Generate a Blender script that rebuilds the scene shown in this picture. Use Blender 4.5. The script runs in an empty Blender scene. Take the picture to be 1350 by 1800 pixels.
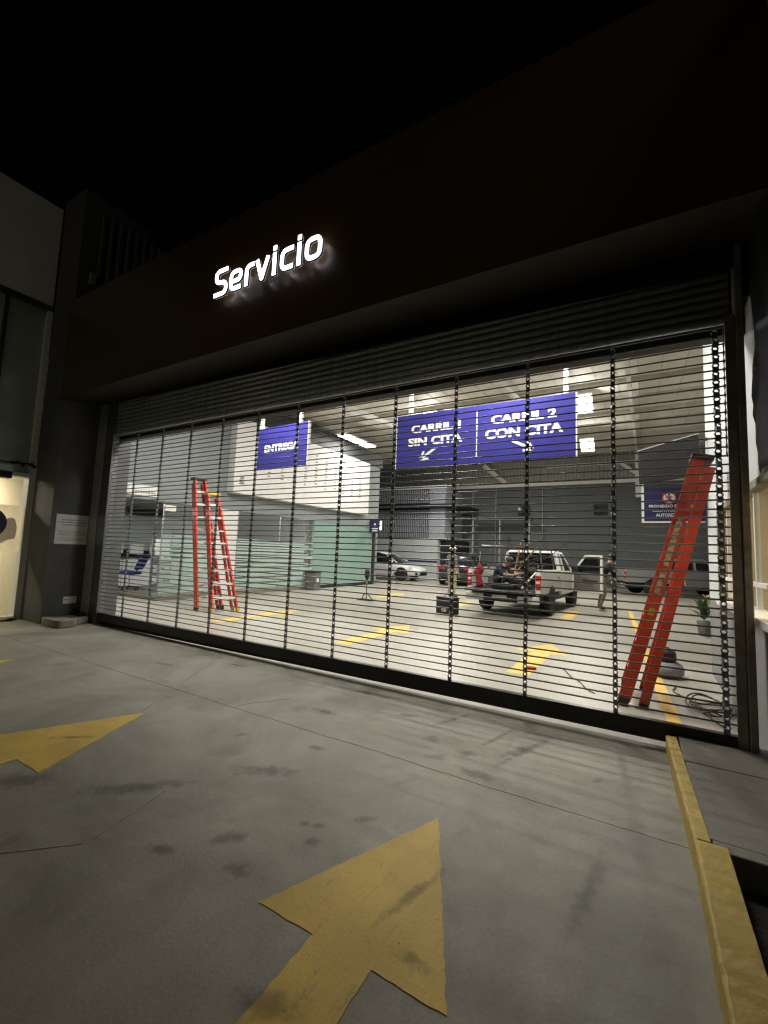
import bpy, bmesh, math, random
from mathutils import Vector, Matrix
random.seed(7)
R = math.radians
S = bpy.context.scene
COL = S.collection

# ------------------------------------------------------------------ camera
cam = bpy.data.cameras.new('camera')
cam.sensor_fit = 'HORIZONTAL'; cam.sensor_width = 36.0
cam.lens = 772.57 / 1350 * 36
cam.clip_start = 0.05; cam.clip_end = 500
co = bpy.data.objects.new('camera', cam); COL.objects.link(co)
cr = Vector((0.86088461, 0.5073157, 0.03883905)); cu = Vector((0.01317569, -0.09853705, 0.99504615)); cf = Vector((-0.50862963, 0.85610819, 0.09151327))
co.matrix_world = Matrix(((cr.x, cu.x, -cf.x, 7.58222), (cr.y, cu.y, -cf.y, -4.2632), (cr.z, cu.z, -cf.z, 1.4409), (0, 0, 0, 1)))
S.camera = co

# ------------------------------------------------------------------ night sky, one faint lamp of the street behind the camera
SUN_EL, SUN_AZ = R(24), R(158)
w = bpy.data.worlds.new('World'); S.world = w; w.use_nodes = True
nt = w.node_tree; bg = nt.nodes['Background']
sk = nt.nodes.new('ShaderNodeTexSky'); sk.sky_type = 'NISHITA'; sk.sun_disc = False
sk.sun_elevation = SUN_EL; sk.sun_rotation = SUN_AZ
nt.links.new(sk.outputs[0], bg.inputs[0]); bg.inputs[1].default_value = 0.00022
sun = bpy.data.lights.new('sun', 'SUN'); sun.energy = 0.075; sun.angle = R(16); sun.color = (1.0, 0.86, 0.62)
so = bpy.data.objects.new('sun', sun); COL.objects.link(so)
so.rotation_euler = (R(90) - SUN_EL, 0, R(22))
S.view_settings.view_transform = 'Standard'; S.view_settings.look = 'None'
S.view_settings.exposure = 0.0; S.view_settings.gamma = 1.0; S.view_settings.use_curve_mapping = False
S.render.engine = 'CYCLES'
cy = S.cycles
cy.use_denoising = True
try: cy.denoiser = 'OPENIMAGEDENOISE'; cy.denoising_input_passes = 'RGB_ALBEDO_NORMAL'; cy.denoising_prefilter = 'ACCURATE'
except Exception: pass
cy.max_bounces = 7; cy.diffuse_bounces = 4; cy.glossy_bounces = 4; cy.transmission_bounces = 6; cy.transparent_max_bounces = 8
cy.caustics_reflective = False; cy.caustics_refractive = False
cy.sample_clamp_indirect = 2.5; cy.use_light_tree = True
cy.use_adaptive_sampling = False
cy.filter_width = 1.3

# ------------------------------------------------------------------ materials
def mat(name, c, rough=0.6, metal=0.0, var=0.12, scale=6.0, bump=0.0, bscale=40.0, c2=None, emit=None, estr=0.0, alpha=1.0, trans=0.0, ior=1.45, coat=0.0, spec=0.5, detail=4.0, ramp=(0.35, 0.7), rvar=0.0, stretch=None):
    m = bpy.data.materials.new(name); m.use_nodes = True
    n = m.node_tree.nodes; l = m.node_tree.links; b = n['Principled BSDF']
    b.inputs['Roughness'].default_value = rough; b.inputs['Metallic'].default_value = metal
    b.inputs['IOR'].default_value = ior; b.inputs['Alpha'].default_value = alpha
    b.inputs['Transmission Weight'].default_value = trans; b.inputs['Coat Weight'].default_value = coat
    b.inputs['Specular IOR Level'].default_value = spec
    tc = n.new('ShaderNodeTexCoord'); src = tc.outputs['Object']
    if stretch:
        mp = n.new('ShaderNodeMapping'); mp.inputs['Scale'].default_value = stretch
        l.new(src, mp.inputs[0]); src = mp.outputs[0]
    if c2 is None: c2 = tuple(max(0.0, v * (1 - 2.2 * var)) for v in c)
    nz = n.new('ShaderNodeTexNoise'); nz.inputs['Scale'].default_value = scale; nz.inputs['Detail'].default_value = detail; nz.inputs['Roughness'].default_value = 0.62
    l.new(src, nz.inputs['Vector'])
    rp = n.new('ShaderNodeValToRGB'); rp.color_ramp.elements[0].position = ramp[0]; rp.color_ramp.elements[1].position = ramp[1]
    rp.color_ramp.elements[0].color = (*c2, 1); rp.color_ramp.elements[1].color = (*c, 1)
    l.new(nz.outputs['Fac'], rp.inputs[0]); l.new(rp.outputs[0], b.inputs['Base Color'])
    if rvar:
        mr = n.new('ShaderNodeMapRange'); mr.inputs['To Min'].default_value = max(0.02, rough - rvar); mr.inputs['To Max'].default_value = min(1, rough + rvar)
        l.new(nz.outputs['Fac'], mr.inputs[0]); l.new(mr.outputs[0], b.inputs['Roughness'])
    if bump:
        n2 = n.new('ShaderNodeTexNoise'); n2.inputs['Scale'].default_value = bscale; n2.inputs['Detail'].default_value = 5
        l.new(src, n2.inputs['Vector'])
        bp = n.new('ShaderNodeBump'); bp.inputs['Strength'].default_value = bump; bp.inputs['Distance'].default_value = 0.02
        l.new(n2.outputs['Fac'], bp.inputs['Height']); l.new(bp.outputs[0], b.inputs['Normal'])
    if emit:
        b.inputs['Emission Color'].default_value = (*emit, 1); b.inputs['Emission Strength'].default_value = estr
    return m

def concrete(name, base, dark, dark_mark, stain_amt=0.55, seed=0.0, r0=0.42, r1=0.75):
    """trowelled concrete: broad patches, blotchy stains with a shape of their own, small specks, fine relief"""
    m = bpy.data.materials.new(name); m.use_nodes = True
    n = m.node_tree.nodes; l = m.node_tree.links; b = n['Principled BSDF']
    tc = n.new('ShaderNodeTexCoord'); mp = n.new('ShaderNodeMapping'); mp.inputs['Location'].default_value = (seed, seed * 1.7, 0)
    l.new(tc.outputs['Object'], mp.inputs[0]); P = mp.outputs[0]
    def noise(sc, det, rough=0.6, dist=0.0):
        q = n.new('ShaderNodeTexNoise'); q.inputs['Scale'].default_value = sc; q.inputs['Detail'].default_value = det; q.inputs['Roughness'].default_value = rough; q.inputs['Distortion'].default_value = dist
        l.new(P, q.inputs['Vector']); return q.outputs['Fac']
    def ramp(f, a, bb, ca, cb):
        q = n.new('ShaderNodeValToRGB'); q.color_ramp.elements[0].position = a; q.color_ramp.elements[1].position = bb
        q.color_ramp.elements[0].color = (*ca, 1); q.color_ramp.elements[1].color = (*cb, 1); l.new(f, q.inputs[0]); return q.outputs[0]
    def mix(f, a, bb, typ='MIX'):
        q = n.new('ShaderNodeMix'); q.data_type = 'RGBA'; q.blend_type = typ
        if isinstance(f, float): q.inputs[0].default_value = f
        else: l.new(f, q.inputs[0])
        l.new(a, q.inputs[6])
        if isinstance(bb, tuple): q.inputs[7].default_value = (*bb, 1)
        else: l.new(bb, q.inputs[7])
        return q.outputs[2]
    col = ramp(noise(0.9, 7, 0.68, 0.6), 0.36, 0.66, dark, base)
    fine = ramp(noise(70, 6, 0.75), 0.3, 0.7, (0.82,) * 3, (1.08,) * 3)
    col = mix(1.0, col, fine, 'MULTIPLY')
    st = ramp(noise(2.3, 5, 0.55, 0.4), 0.60, 0.72, (0, 0, 0), (stain_amt,) * 3)
    col = mix(st, col, dark_mark)
    vo = n.new('ShaderNodeTexVoronoi'); vo.inputs['Scale'].default_value = 2.1; vo.inputs['Randomness'].default_value = 1.0; l.new(P, vo.inputs['Vector'])
    sp = ramp(vo.outputs['Distance'], 0.012, 0.03, (0.75,) * 3, (0, 0, 0)); col = mix(sp, col, tuple(v * 0.35 for v in dark_mark))
    l.new(col, b.inputs['Base Color'])
    rr = n.new('ShaderNodeMapRange'); rr.inputs['To Min'].default_value = r0; rr.inputs['To Max'].default_value = r1; l.new(noise(1.6, 5), rr.inputs[0]); l.new(rr.outputs[0], b.inputs['Roughness'])
    bp = n.new('ShaderNodeBump'); bp.inputs['Strength'].default_value = 0.22; bp.inputs['Distance'].default_value = 0.012
    l.new(noise(55, 6, 0.7), bp.inputs['Height']); l.new(bp.outputs[0], b.inputs['Normal'])
    return m

M = {}
M['conc'] = concrete('yard concrete', (0.36, 0.35, 0.297), (0.215, 0.206, 0.172), (0.13, 0.123, 0.102), 0.5)
M['floor'] = concrete('workshop floor', (0.42, 0.40, 0.345), (0.35, 0.333, 0.287), (0.25, 0.235, 0.20), 0.25, 5.0, 0.22, 0.55)
M['walk'] = concrete('pavement concrete', (0.20, 0.188, 0.158), (0.14, 0.13, 0.108), (0.09, 0.085, 0.07), 0.5, 11.0)
M['joint'] = mat('joint dirt', (0.035, 0.032, 0.027), 0.95)
M['soil'] = mat('planter soil', (0.03, 0.025, 0.018), 0.95, bump=0.8, bscale=25)
M['yel'] = mat('worn yellow road paint', (0.60, 0.39, 0.06), 0.55, scale=7, c2=(0.44, 0.30, 0.07), ramp=(0.32, 0.52), bump=0.06, bscale=90, detail=9)
M['yel_in'] = mat('yellow floor paint', (0.72, 0.46, 0.06), 0.5, scale=4, c2=(0.62, 0.44, 0.14), ramp=(0.3, 0.5), detail=8)
def paint(name, c, c2, chips=0.60, dirt=(0.16, 0.135, 0.09)):
    m = bpy.data.materials.new(name); m.use_nodes = True; n = m.node_tree.nodes; l = m.node_tree.links; b = n['Principled BSDF']; b.inputs['Roughness'].default_value = 0.6
    tc = n.new('ShaderNodeTexCoord')
    def nz(sc, det, ro=0.6, st=None):
        q = n.new('ShaderNodeTexNoise'); q.inputs['Scale'].default_value = sc; q.inputs['Detail'].default_value = det; q.inputs['Roughness'].default_value = ro; src = tc.outputs['Object']
        if st: mp = n.new('ShaderNodeMapping'); mp.inputs['Scale'].default_value = st; mp.inputs['Rotation'].default_value = (0, 0, 0.25); l.new(src, mp.inputs[0]); src = mp.outputs[0]
        l.new(src, q.inputs['Vector']); return q.outputs['Fac']
    def rng(f, a, bb, lo=0.0, hi=1.0):
        q = n.new('ShaderNodeMapRange'); q.inputs['From Min'].default_value = a; q.inputs['From Max'].default_value = bb; q.inputs['To Min'].default_value = lo; q.inputs['To Max'].default_value = hi; l.new(f, q.inputs[0]); return q.outputs[0]
    def mix(f, a, bb):
        q = n.new('ShaderNodeMix'); q.data_type = 'RGBA'; l.new(f, q.inputs[0])
        for sk_, v in ((6, a), (7, bb)):
            if isinstance(v, tuple): q.inputs[sk_].default_value = (*v, 1)
            else: l.new(v, q.inputs[sk_])
        return q.outputs[2]
    col = mix(rng(nz(3.0, 6, 0.65), 0.35, 0.65), c2, c)
    col = mix(rng(nz(5.0, 7, 0.7, (6, 0.8, 1)), 0.56, 0.74, 0, 0.55), col, dirt)
    col = mix(rng(nz(60, 4, 0.7), 0.60, 0.72, 0, 0.6), col, dirt)
    l.new(col, b.inputs['Base Color'])
    l.new(rng(nz(24, 9, 0.78), chips, chips + 0.035, 1.0, 0.0), b.inputs['Alpha'])
    bp = n.new('ShaderNodeBump'); bp.inputs['Strength'].default_value = 0.2; bp.inputs['Distance'].default_value = 0.01; l.new(nz(55, 6, 0.7), bp.inputs['Height']); l.new(bp.outputs[0], b.inputs['Normal'])
    return m
M['yel'] = paint('worn yellow road paint', (0.70, 0.49, 0.085), (0.54, 0.375, 0.08), 0.635)
M['yel_in'] = paint('yellow floor paint', (0.76, 0.49, 0.07), (0.66, 0.46, 0.13), 0.66, (0.42, 0.36, 0.24))
M['kerb'] = mat('yellow kerb paint', (0.50, 0.36, 0.06), 0.5, scale=9, c2=(0.42, 0.30, 0.06), ramp=(0.3, 0.6), bump=0.2, bscale=30, detail=9)
M['block'] = mat('cast concrete block', (0.27, 0.255, 0.21), 0.8, scale=10, var=0.15, bump=0.3)
M['steel'] = mat('dark painted steel', (0.26, 0.27, 0.28), 0.34, 0.6, var=0.2, scale=30, rvar=0.1)
M['railblk'] = mat('black rail paint', (0.02, 0.021, 0.023), 0.35, 0.2, var=0.2, scale=20)
M['slat'] = mat('black slat steel', (0.50, 0.56, 0.575), 0.30, 0.15, var=0.2, scale=5, rvar=0.12, stretch=(3, 1, 8))
M['galv'] = mat('galvanised steel', (0.48, 0.48, 0.46), 0.5, 0.3, scale=22, c2=(0.28, 0.28, 0.27), rvar=0.1)
M['rust'] = mat('weathered dark steel', (0.36, 0.33, 0.27), 0.6, 0.1, scale=9, c2=(0.20, 0.175, 0.135), bump=0.2, detail=8)
M['fascia'] = mat('dark brown panel', (0.082, 0.050, 0.018), 0.30, 0.0, var=0.06, scale=1.2, spec=0.45, rvar=0.04)
M['soffit'] = mat('dark soffit', (0.020, 0.014, 0.007), 0.65)
M['pillar'] = mat('charcoal plaster', (0.105, 0.108, 0.108), 0.72, var=0.1, scale=4, bump=0.25, bscale=30)
M['clad'] = mat('pale wall cladding', (0.76, 0.77, 0.74), 0.5, var=0.05, scale=2, bump=0.03)
M['mullion'] = mat('green tinted frame', (0.05, 0.075, 0.06), 0.4)
M['gglass'] = mat('green tinted glass', (0.40, 0.50, 0.43), 0.12, var=0.12, scale=1.5, spec=0.6)
M['cream'] = mat('cream wall', (0.72, 0.66, 0.50), 0.8, var=0.03)
M['creamwarm'] = mat('warm cream wall', (0.78, 0.65, 0.42), 0.8, var=0.03)
M['white'] = mat('white paint', (0.80, 0.80, 0.79), 0.45, var=0.03)
M['whitem'] = mat('white enamel', (0.82, 0.82, 0.82), 0.3, var=0.02)
M['paper'] = mat('white paper', (0.80, 0.80, 0.78), 0.8, var=0.02)
def translucent(name, c):
    m = bpy.data.materials.new(name); m.use_nodes = True; n = m.node_tree.nodes; l = m.node_tree.links
    tr = n.new('ShaderNodeBsdfTranslucent'); tr.inputs[0].default_value = (*c, 1)
    nz = n.new('ShaderNodeTexNoise'); nz.inputs['Scale'].default_value = 6; rp = n.new('ShaderNodeValToRGB'); rp.color_ramp.elements[0].color = tuple(v * .8 for v in c) + (1,); rp.color_ramp.elements[1].color = (*c, 1)
    l.new(nz.outputs[0], rp.inputs[0]); l.new(rp.outputs[0], tr.inputs[0]); l.new(rp.outputs[0], n['Principled BSDF'].inputs['Base Color'])
    mx = n.new('ShaderNodeMixShader'); mx.inputs[0].default_value = 0.85; l.new(n['Principled BSDF'].outputs[0], mx.inputs[1]); l.new(tr.outputs[0], mx.inputs[2]); l.new(mx.outputs[0], n['Material Output'].inputs[0]); return m
M['posterpaper'] = translucent('poster paper', (0.97, 0.94, 0.86)); M['postergrey'] = translucent('poster grey print', (0.66, 0.64, 0.66))
M['ink'] = mat('dark print', (0.06, 0.06, 0.065), 0.8)
M['inkgrey'] = mat('grey print', (0.30, 0.30, 0.31), 0.8)
M['wallgrey'] = mat('grey blue wall', (0.26, 0.29, 0.30), 0.75, var=0.04, scale=2, bump=0.04)
M['wallpale'] = mat('pale blue grey wall', (0.56, 0.60, 0.61), 0.7, var=0.04, scale=2, bump=0.05)
M['walllow'] = mat('mid grey wall', (0.21, 0.215, 0.215), 0.7, var=0.05, scale=2, bump=0.05)
M['walldark'] = mat('dark slate wall', (0.115, 0.132, 0.138), 0.7, var=0.08, scale=1.5)
M['band'] = mat('charcoal band', (0.018, 0.021, 0.023), 0.6, var=0.08)
M['ceil'] = mat('roof sheet', (0.80, 0.77, 0.69), 0.6, var=0.07, scale=0.8)
M['purlin'] = mat('roof purlin', (0.66, 0.63, 0.56), 0.6)
M['corr'] = mat('corrugated sheet', (0.36, 0.355, 0.33), 0.5, 0.1, var=0.06)
M['blue'] = mat('royal blue panel', (0.038, 0.036, 0.235), 0.34, var=0.06, scale=2, spec=0.4)
M['navy'] = mat('navy panel', (0.026, 0.028, 0.105), 0.4, var=0.05)
M['bay'] = mat('blue grey booth panel', (0.50, 0.55, 0.62), 0.35, 0.3, var=0.06)
M['dark'] = mat('near black', (0.014, 0.014, 0.015), 0.6)
M['black'] = mat('black plastic', (0.02, 0.02, 0.021), 0.42, var=0.2)
M['rubber'] = mat('black rubber', (0.022, 0.022, 0.022), 0.85)
M['red'] = mat('red fibreglass', (0.80, 0.095, 0.05), 0.35, var=0.12, scale=8, rvar=0.08)
M['alu'] = mat('aluminium', (0.84, 0.84, 0.83), 0.42, 0.2, var=0.06, scale=20)
M['capyel'] = mat('yellow plastic', (0.72, 0.46, 0.03), 0.4, var=0.06)
M['capblk'] = mat('dark ladder cap', (0.045, 0.02, 0.02), 0.5)
M['label'] = mat('worn label', (0.62, 0.52, 0.40), 0.6, scale=26, c2=(0.30, 0.13, 0.09), ramp=(0.4, 0.55))
M['mint'] = mat('frosted mint glass', (0.27, 0.41, 0.36), 0.35, var=0.05, scale=1.5, coat=0.4)
M['frost'] = mat('frosted film', (0.50, 0.66, 0.60), 0.5, var=0.03, alpha=0.82)
M['glass'] = mat('clear glass', (0.9, 1.0, 0.96), 0.02, var=0.0, alpha=0.07, spec=0.6)
M['glassd'] = mat('dark vehicle glass', (0.012, 0.014, 0.016), 0.06, var=0.1, spec=0.6)
M['film'] = mat('plastic film', (0.2, 0.2, 0.2), 0.10, var=0.05, alpha=0.05, bump=0.9, bscale=7, spec=0.4)
M['carwhite'] = mat('white car paint', (0.78, 0.79, 0.80), 0.25, var=0.02, coat=0.6)
M['truckwhite'] = mat('white truck paint', (0.80, 0.80, 0.77), 0.32, var=0.05, scale=3, coat=0.4)
M['silver'] = mat('silver paint', (0.42, 0.43, 0.45), 0.3, 0.6, var=0.03, coat=0.5)
M['cardark'] = mat('dark car paint', (0.018, 0.022, 0.035), 0.22, var=0.05, coat=0.6)
M['chrome'] = mat('chrome', (0.75, 0.75, 0.75), 0.15, 1.0, var=0.02)
M['rim'] = mat('wheel rim', (0.34, 0.34, 0.35), 0.3, 0.8, var=0.05)
M['taill'] = mat('red lamp lens', (0.55, 0.02, 0.02), 0.15, var=0.05, coat=0.5)
M['headl'] = mat('clear lamp lens', (0.65, 0.68, 0.72), 0.08, var=0.05, coat=0.5)
M['trim'] = mat('grey interior trim', (0.17, 0.165, 0.155), 0.7)
M['redcloth'] = mat('red cloth', (0.42, 0.015, 0.03), 0.85, var=0.2, scale=14, bump=0.5, bscale=18)
M['wood'] = mat('raw timber', (0.45, 0.28, 0.13), 0.7, scale=20, var=0.15)
M['scrap'] = mat('dark scrap metal', (0.07, 0.055, 0.045), 0.6, 0.4, scale=12, c2=(0.03, 0.022, 0.018))
M['skin'] = mat('skin', (0.42, 0.25, 0.17), 0.6, var=0.05)
M['hair'] = mat('dark hair', (0.015, 0.012, 0.01), 0.6)
M['khaki'] = mat('khaki trousers', (0.40, 0.35, 0.24), 0.9, var=0.1, scale=20, bump=0.4, bscale=30)
M['greycl'] = mat('grey shirt', (0.13, 0.135, 0.14), 0.9, var=0.12, scale=16, bump=0.4, bscale=30)
M['blkcl'] = mat('black shirt', (0.022, 0.022, 0.026), 0.9, var=0.15, scale=16, bump=0.4, bscale=30)
M['navycl'] = mat('dark navy overall', (0.026, 0.032, 0.05), 0.9, var=0.15, scale=16, bump=0.4, bscale=30)
M['olive'] = mat('olive trousers', (0.20, 0.185, 0.12), 0.9, var=0.1, scale=20, bump=0.4, bscale=30)
M['boot'] = mat('dark boots', (0.03, 0.025, 0.02), 0.7)
M['bluefab'] = mat('blue chair fabric', (0.018, 0.03, 0.17), 0.8, var=0.1)
M['leaf'] = mat('leaf', (0.09, 0.16, 0.05), 0.5, var=0.2, scale=12)
M['flower'] = mat('yellow flower', (0.75, 0.62, 0.12), 0.6)
M['poster'] = mat('pale blue poster', (0.30, 0.48, 0.56), 0.5, scale=3, c2=(0.62, 0.70, 0.72), ramp=(0.42, 0.56))
M['cable'] = mat('brown cable', (0.10, 0.085, 0.05), 0.6)
M['vac'] = mat('grey drum', (0.23, 0.24, 0.255), 0.45, var=0.06)
M['tarp'] = mat('dark tarpaulin', (0.022, 0.023, 0.024), 0.5, var=0.2, scale=5)
M['rag'] = mat('dirty rag', (0.30, 0.25, 0.18), 0.9, var=0.2, scale=15, bump=0.6)
M['led'] = mat('lit sign face', (1, 1, 1), 0.4, var=0, emit=(0.95, 0.95, 1.0), estr=4.0)
M['ledb'] = mat('halo led', (1, 1, 1), 0.4, var=0, emit=(0.88, 0.87, 1.0), estr=0.45)
M['lampw'] = mat('lit lamp face', (1, 1, 1), 0.4, var=0, emit=(1.0, 0.97, 0.90), estr=14)
M['lampy'] = mat('lit yellow lamp', (1, 1, 1), 0.4, var=0, emit=(1.0, 0.82, 0.42), estr=5)
M['signred'] = mat('red ring print', (0.62, 0.05, 0.06), 0.5, var=0.03)

# ------------------------------------------------------------------ mesh helpers
class MB:
    def __init__(s): s.v = []; s.f = []; s.mi = []; s.cur = 0
    def add(s, vs, fs):
        o = len(s.v); s.v += [tuple(v) for v in vs]
        for f in fs: s.f.append([i + o for i in f]); s.mi.append(s.cur)
        return s
    def box(s, x0, x1, y0, y1, z0, z1):
        return s.add([(x0, y0, z0), (x1, y0, z0), (x1, y1, z0), (x0, y1, z0), (x0, y0, z1), (x1, y0, z1), (x1, y1, z1), (x0, y1, z1)],
                     [(0, 3, 2, 1), (4, 5, 6, 7), (0, 1, 5, 4), (1, 2, 6, 5), (2, 3, 7, 6), (3, 0, 4, 7)])
    def bar(s, a, b, wd, th, up=(0, 0, 1)):
        """rectangular bar a-b, wd across, th along the 'up' side"""
        a = Vector(a); b = Vector(b); d = (b - a).normalized(); u = Vector(up)
        r = d.cross(u)
        if r.length < 1e-4: r = d.cross(Vector((1, 0, 0)))
        r.normalize(); u = r.cross(d).normalized(); r *= wd / 2; u *= th / 2
        return s.add([a - r - u, a + r - u, a + r + u, a - r + u, b - r - u, b + r - u, b + r + u, b - r + u],
                     [(0, 3, 2, 1), (4, 5, 6, 7), (0, 1, 5, 4), (1, 2, 6, 5), (2, 3, 7, 6), (3, 0, 4, 7)])
    def cyl(s, a, b, r0, r1=None, n=10, caps=True):
        a = Vector(a); b = Vector(b); r1 = r0 if r1 is None else r1
        d = (b - a).normalized(); u = d.cross(Vector((0, 0, 1)))
        if u.length < 1e-4: u = Vector((1, 0, 0))
        u.normalize(); w_ = d.cross(u)
        vs = [a + (u * math.cos(2 * math.pi * i / n) + w_ * math.sin(2 * math.pi * i / n)) * r0 for i in range(n)]
        vs += [b + (u * math.cos(2 * math.pi * i / n) + w_ * math.sin(2 * math.pi * i / n)) * r1 for i in range(n)]
        fs = [(i, (i + 1) % n, n + (i + 1) % n, n + i) for i in range(n)]
        if caps: fs += [tuple(range(n))[::-1], tuple(range(n, 2 * n))]
        return s.add(vs, fs)
    def tube(s, pts, r, n=6):
        pts = [Vector(p) for p in pts]
        for a, b in zip(pts[:-1], pts[1:]):
            if (b - a).length > 1e-5: s.cyl(a, b, r, n=n)
        return s
    def prism(s, poly, axis, t0, t1):
        """poly of 2d points; axis 'x': (y,z), 'y': (x,z), 'z': (x,y)"""
        def p3(p, t): return {'x': (t, p[0], p[1]), 'y': (p[0], t, p[1]), 'z': (p[0], p[1], t)}[axis]
        n = len(poly)
        return s.add([p3(p, t0) for p in poly] + [p3(p, t1) for p in poly],
                     [tuple(range(n))[::-1], tuple(range(n, 2 * n))] + [(i, (i + 1) % n, n + (i + 1) % n, n + i) for i in range(n)])
    def lathe(s, prof, c=(0, 0, 0), n=16):
        """prof list of (r,z)"""
        vs = []
        for r, z in prof:
            for i in range(n): vs.append((c[0] + r * math.cos(2 * math.pi * i / n), c[1] + r * math.sin(2 * math.pi * i / n), c[2] + z))
        fs = []
        for k in range(len(prof) - 1):
            for i in range(n): fs.append((k * n + i, k * n + (i + 1) % n, (k + 1) * n + (i + 1) % n, (k + 1) * n + i))
        fs.append(tuple(range(n))[::-1]); fs.append(tuple(range((len(prof) - 1) * n, len(prof) * n)))
        return s.add(vs, fs)
    def loft(s, rings, cap=True):
        n = len(rings[0]); vs = [p for r in rings for p in r]; fs = []
        for k in range(len(rings) - 1):
            for i in range(n): fs.append((k * n + i, k * n + (i + 1) % n, (k + 1) * n + (i + 1) % n, (k + 1) * n + i))
        if cap: fs.append(tuple(range(n))[::-1]); fs.append(tuple(range((len(rings) - 1) * n, len(rings) * n)))
        return s.add(vs, fs)
    def quad(s, a, b, c, d): return s.add([a, b, c, d], [(0, 1, 2, 3)])
    def mesh(s, name, mats, off=(0, 0, 0), smooth=False):
        me = bpy.data.meshes.new(name)
        me.from_pydata([(v[0] - off[0], v[1] - off[1], v[2] - off[2]) for v in s.v], [], s.f)
        for m in (mats if isinstance(mats, (list, tuple)) else [mats]): me.materials.append(M[m] if isinstance(m, str) else m)
        if s.cur or any(s.mi):
            for p, i in zip(me.polygons, s.mi): p.material_index = i
        bm = bmesh.new(); bm.from_mesh(me); bmesh.ops.recalc_face_normals(bm, faces=bm.faces); bm.to_mesh(me); bm.free()
        if smooth:
            me.polygons.foreach_set('use_smooth', [True] * len(me.polygons))
        me.update(); return me
    def build(s, name, mats, parent=None, world=False, bevel=0, smooth=False, sub=0, seg=2):
        off = (0, 0, 0)
        if world and parent is not None:
            q = parent; off = Vector((0, 0, 0))
            while q is not None: off = off + q.location; q = q.parent
        o = bpy.data.objects.new(name, s.mesh(name, mats, off, smooth)); COL.objects.link(o)
        if parent is not None: o.parent = parent
        if bevel:
            b = o.modifiers.new('bevel', 'BEVEL'); b.width = bevel; b.segments = seg; b.limit_method = 'ANGLE'; b.angle_limit = R(35)
        if sub:
            q = o.modifiers.new('sub', 'SUBSURF'); q.levels = sub; q.render_levels = sub
        return o

def tag(o, label=None, cat=None, group=None, kind=None):
    if label: o['label'] = label
    if cat: o['category'] = cat
    if group: o['group'] = group
    if kind: o['kind'] = kind
    return o
def thing(name, loc, label, cat, group=None, rz=0.0):
    o = bpy.data.objects.new(name, None); COL.objects.link(o); o.location = loc; o.rotation_euler = (0, 0, rz); o.empty_display_size = 0.2
    return tag(o, label, cat, group)
def inst(name, me, parent, loc=(0, 0, 0), rot=(0, 0, 0), scale=(1, 1, 1)):
    o = bpy.data.objects.new(name, me); COL.objects.link(o); o.parent = parent; o.location = loc; o.rotation_euler = rot; o.scale = scale
    return o
def text_mesh(name, body, size, m, bold=0.0, ext=0.002, align='CENTER', shear=0.0, spacing=1.0):
    c = bpy.data.curves.new(name, 'FONT'); c.body = body; c.size = size; c.align_x = align; c.align_y = 'CENTER'; c.extrude = ext; c.offset = bold; c.shear = shear
    c.space_character = spacing; c.resolution_u = 3
    t = bpy.data.objects.new(name, c); COL.objects.link(t)
    dg = bpy.context.evaluated_depsgraph_get(); dg.update()
    me = bpy.data.meshes.new_from_object(t.evaluated_get(dg)); me.name = name
    bpy.data.objects.remove(t); bpy.data.curves.remove(c)
    me.materials.clear(); me.materials.append(M[m]); return me
def fit_text(me, width=None, height=None):
    xs = [v.co.x for v in me.vertices]; ys = [v.co.y for v in me.vertices]
    sx = width / (max(xs) - min(xs)) if width else 1; sy = height / (max(ys) - min(ys)) if height else sx
    if not width: sx = sy
    cx = (max(xs) + min(xs)) / 2; cyy = (max(ys) + min(ys)) / 2
    for v in me.vertices: v.co.x = (v.co.x - cx) * sx; v.co.y = (v.co.y - cyy) * sy
    return me
def stroke(pts, wd):
    """2d polyline -> closed outline polygon pieces (quads + joints) as list of polygons"""
    out = []
    for a, b in zip(pts[:-1], pts[1:]):
        dx, dy = b[0] - a[0], b[1] - a[1]; L = math.hypot(dx, dy)
        if L < 1e-6: continue
        nx, ny = -dy / L * wd / 2, dx / L * wd / 2
        out.append([(a[0] + nx, a[1] + ny), (a[0] - nx, a[1] - ny), (b[0] - nx, b[1] - ny), (b[0] + nx, b[1] + ny)])
    for p in pts[1:-1]: out.append([(p[0] + wd / 2 * math.cos(t * math.pi / 6), p[1] + wd / 2 * math.sin(t * math.pi / 6)) for t in range(12)])
    return out
def rounded(pts, r, n=5, closed=False):
    """round the corners of a 2d polyline"""
    P = [Vector((p[0], p[1])) for p in pts]; out = []
    N = len(P)
    for i, p in enumerate(P):
        if not closed and i in (0, N - 1): out.append((p.x, p.y)); continue
        a = P[(i - 1) % N]; b = P[(i + 1) % N]
        da = (a - p); db = (b - p); ra = min(r, da.length * .5, db.length * .5)
        s0 = p + da.normalized() * ra; s1 = p + db.normalized() * ra
        for k in range(n + 1):
            t = k / n; q = s0.lerp(p, t).lerp(p.lerp(s1, t), t); out.append((q.x, q.y))
    if closed: out.append(out[0])
    return out

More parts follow.
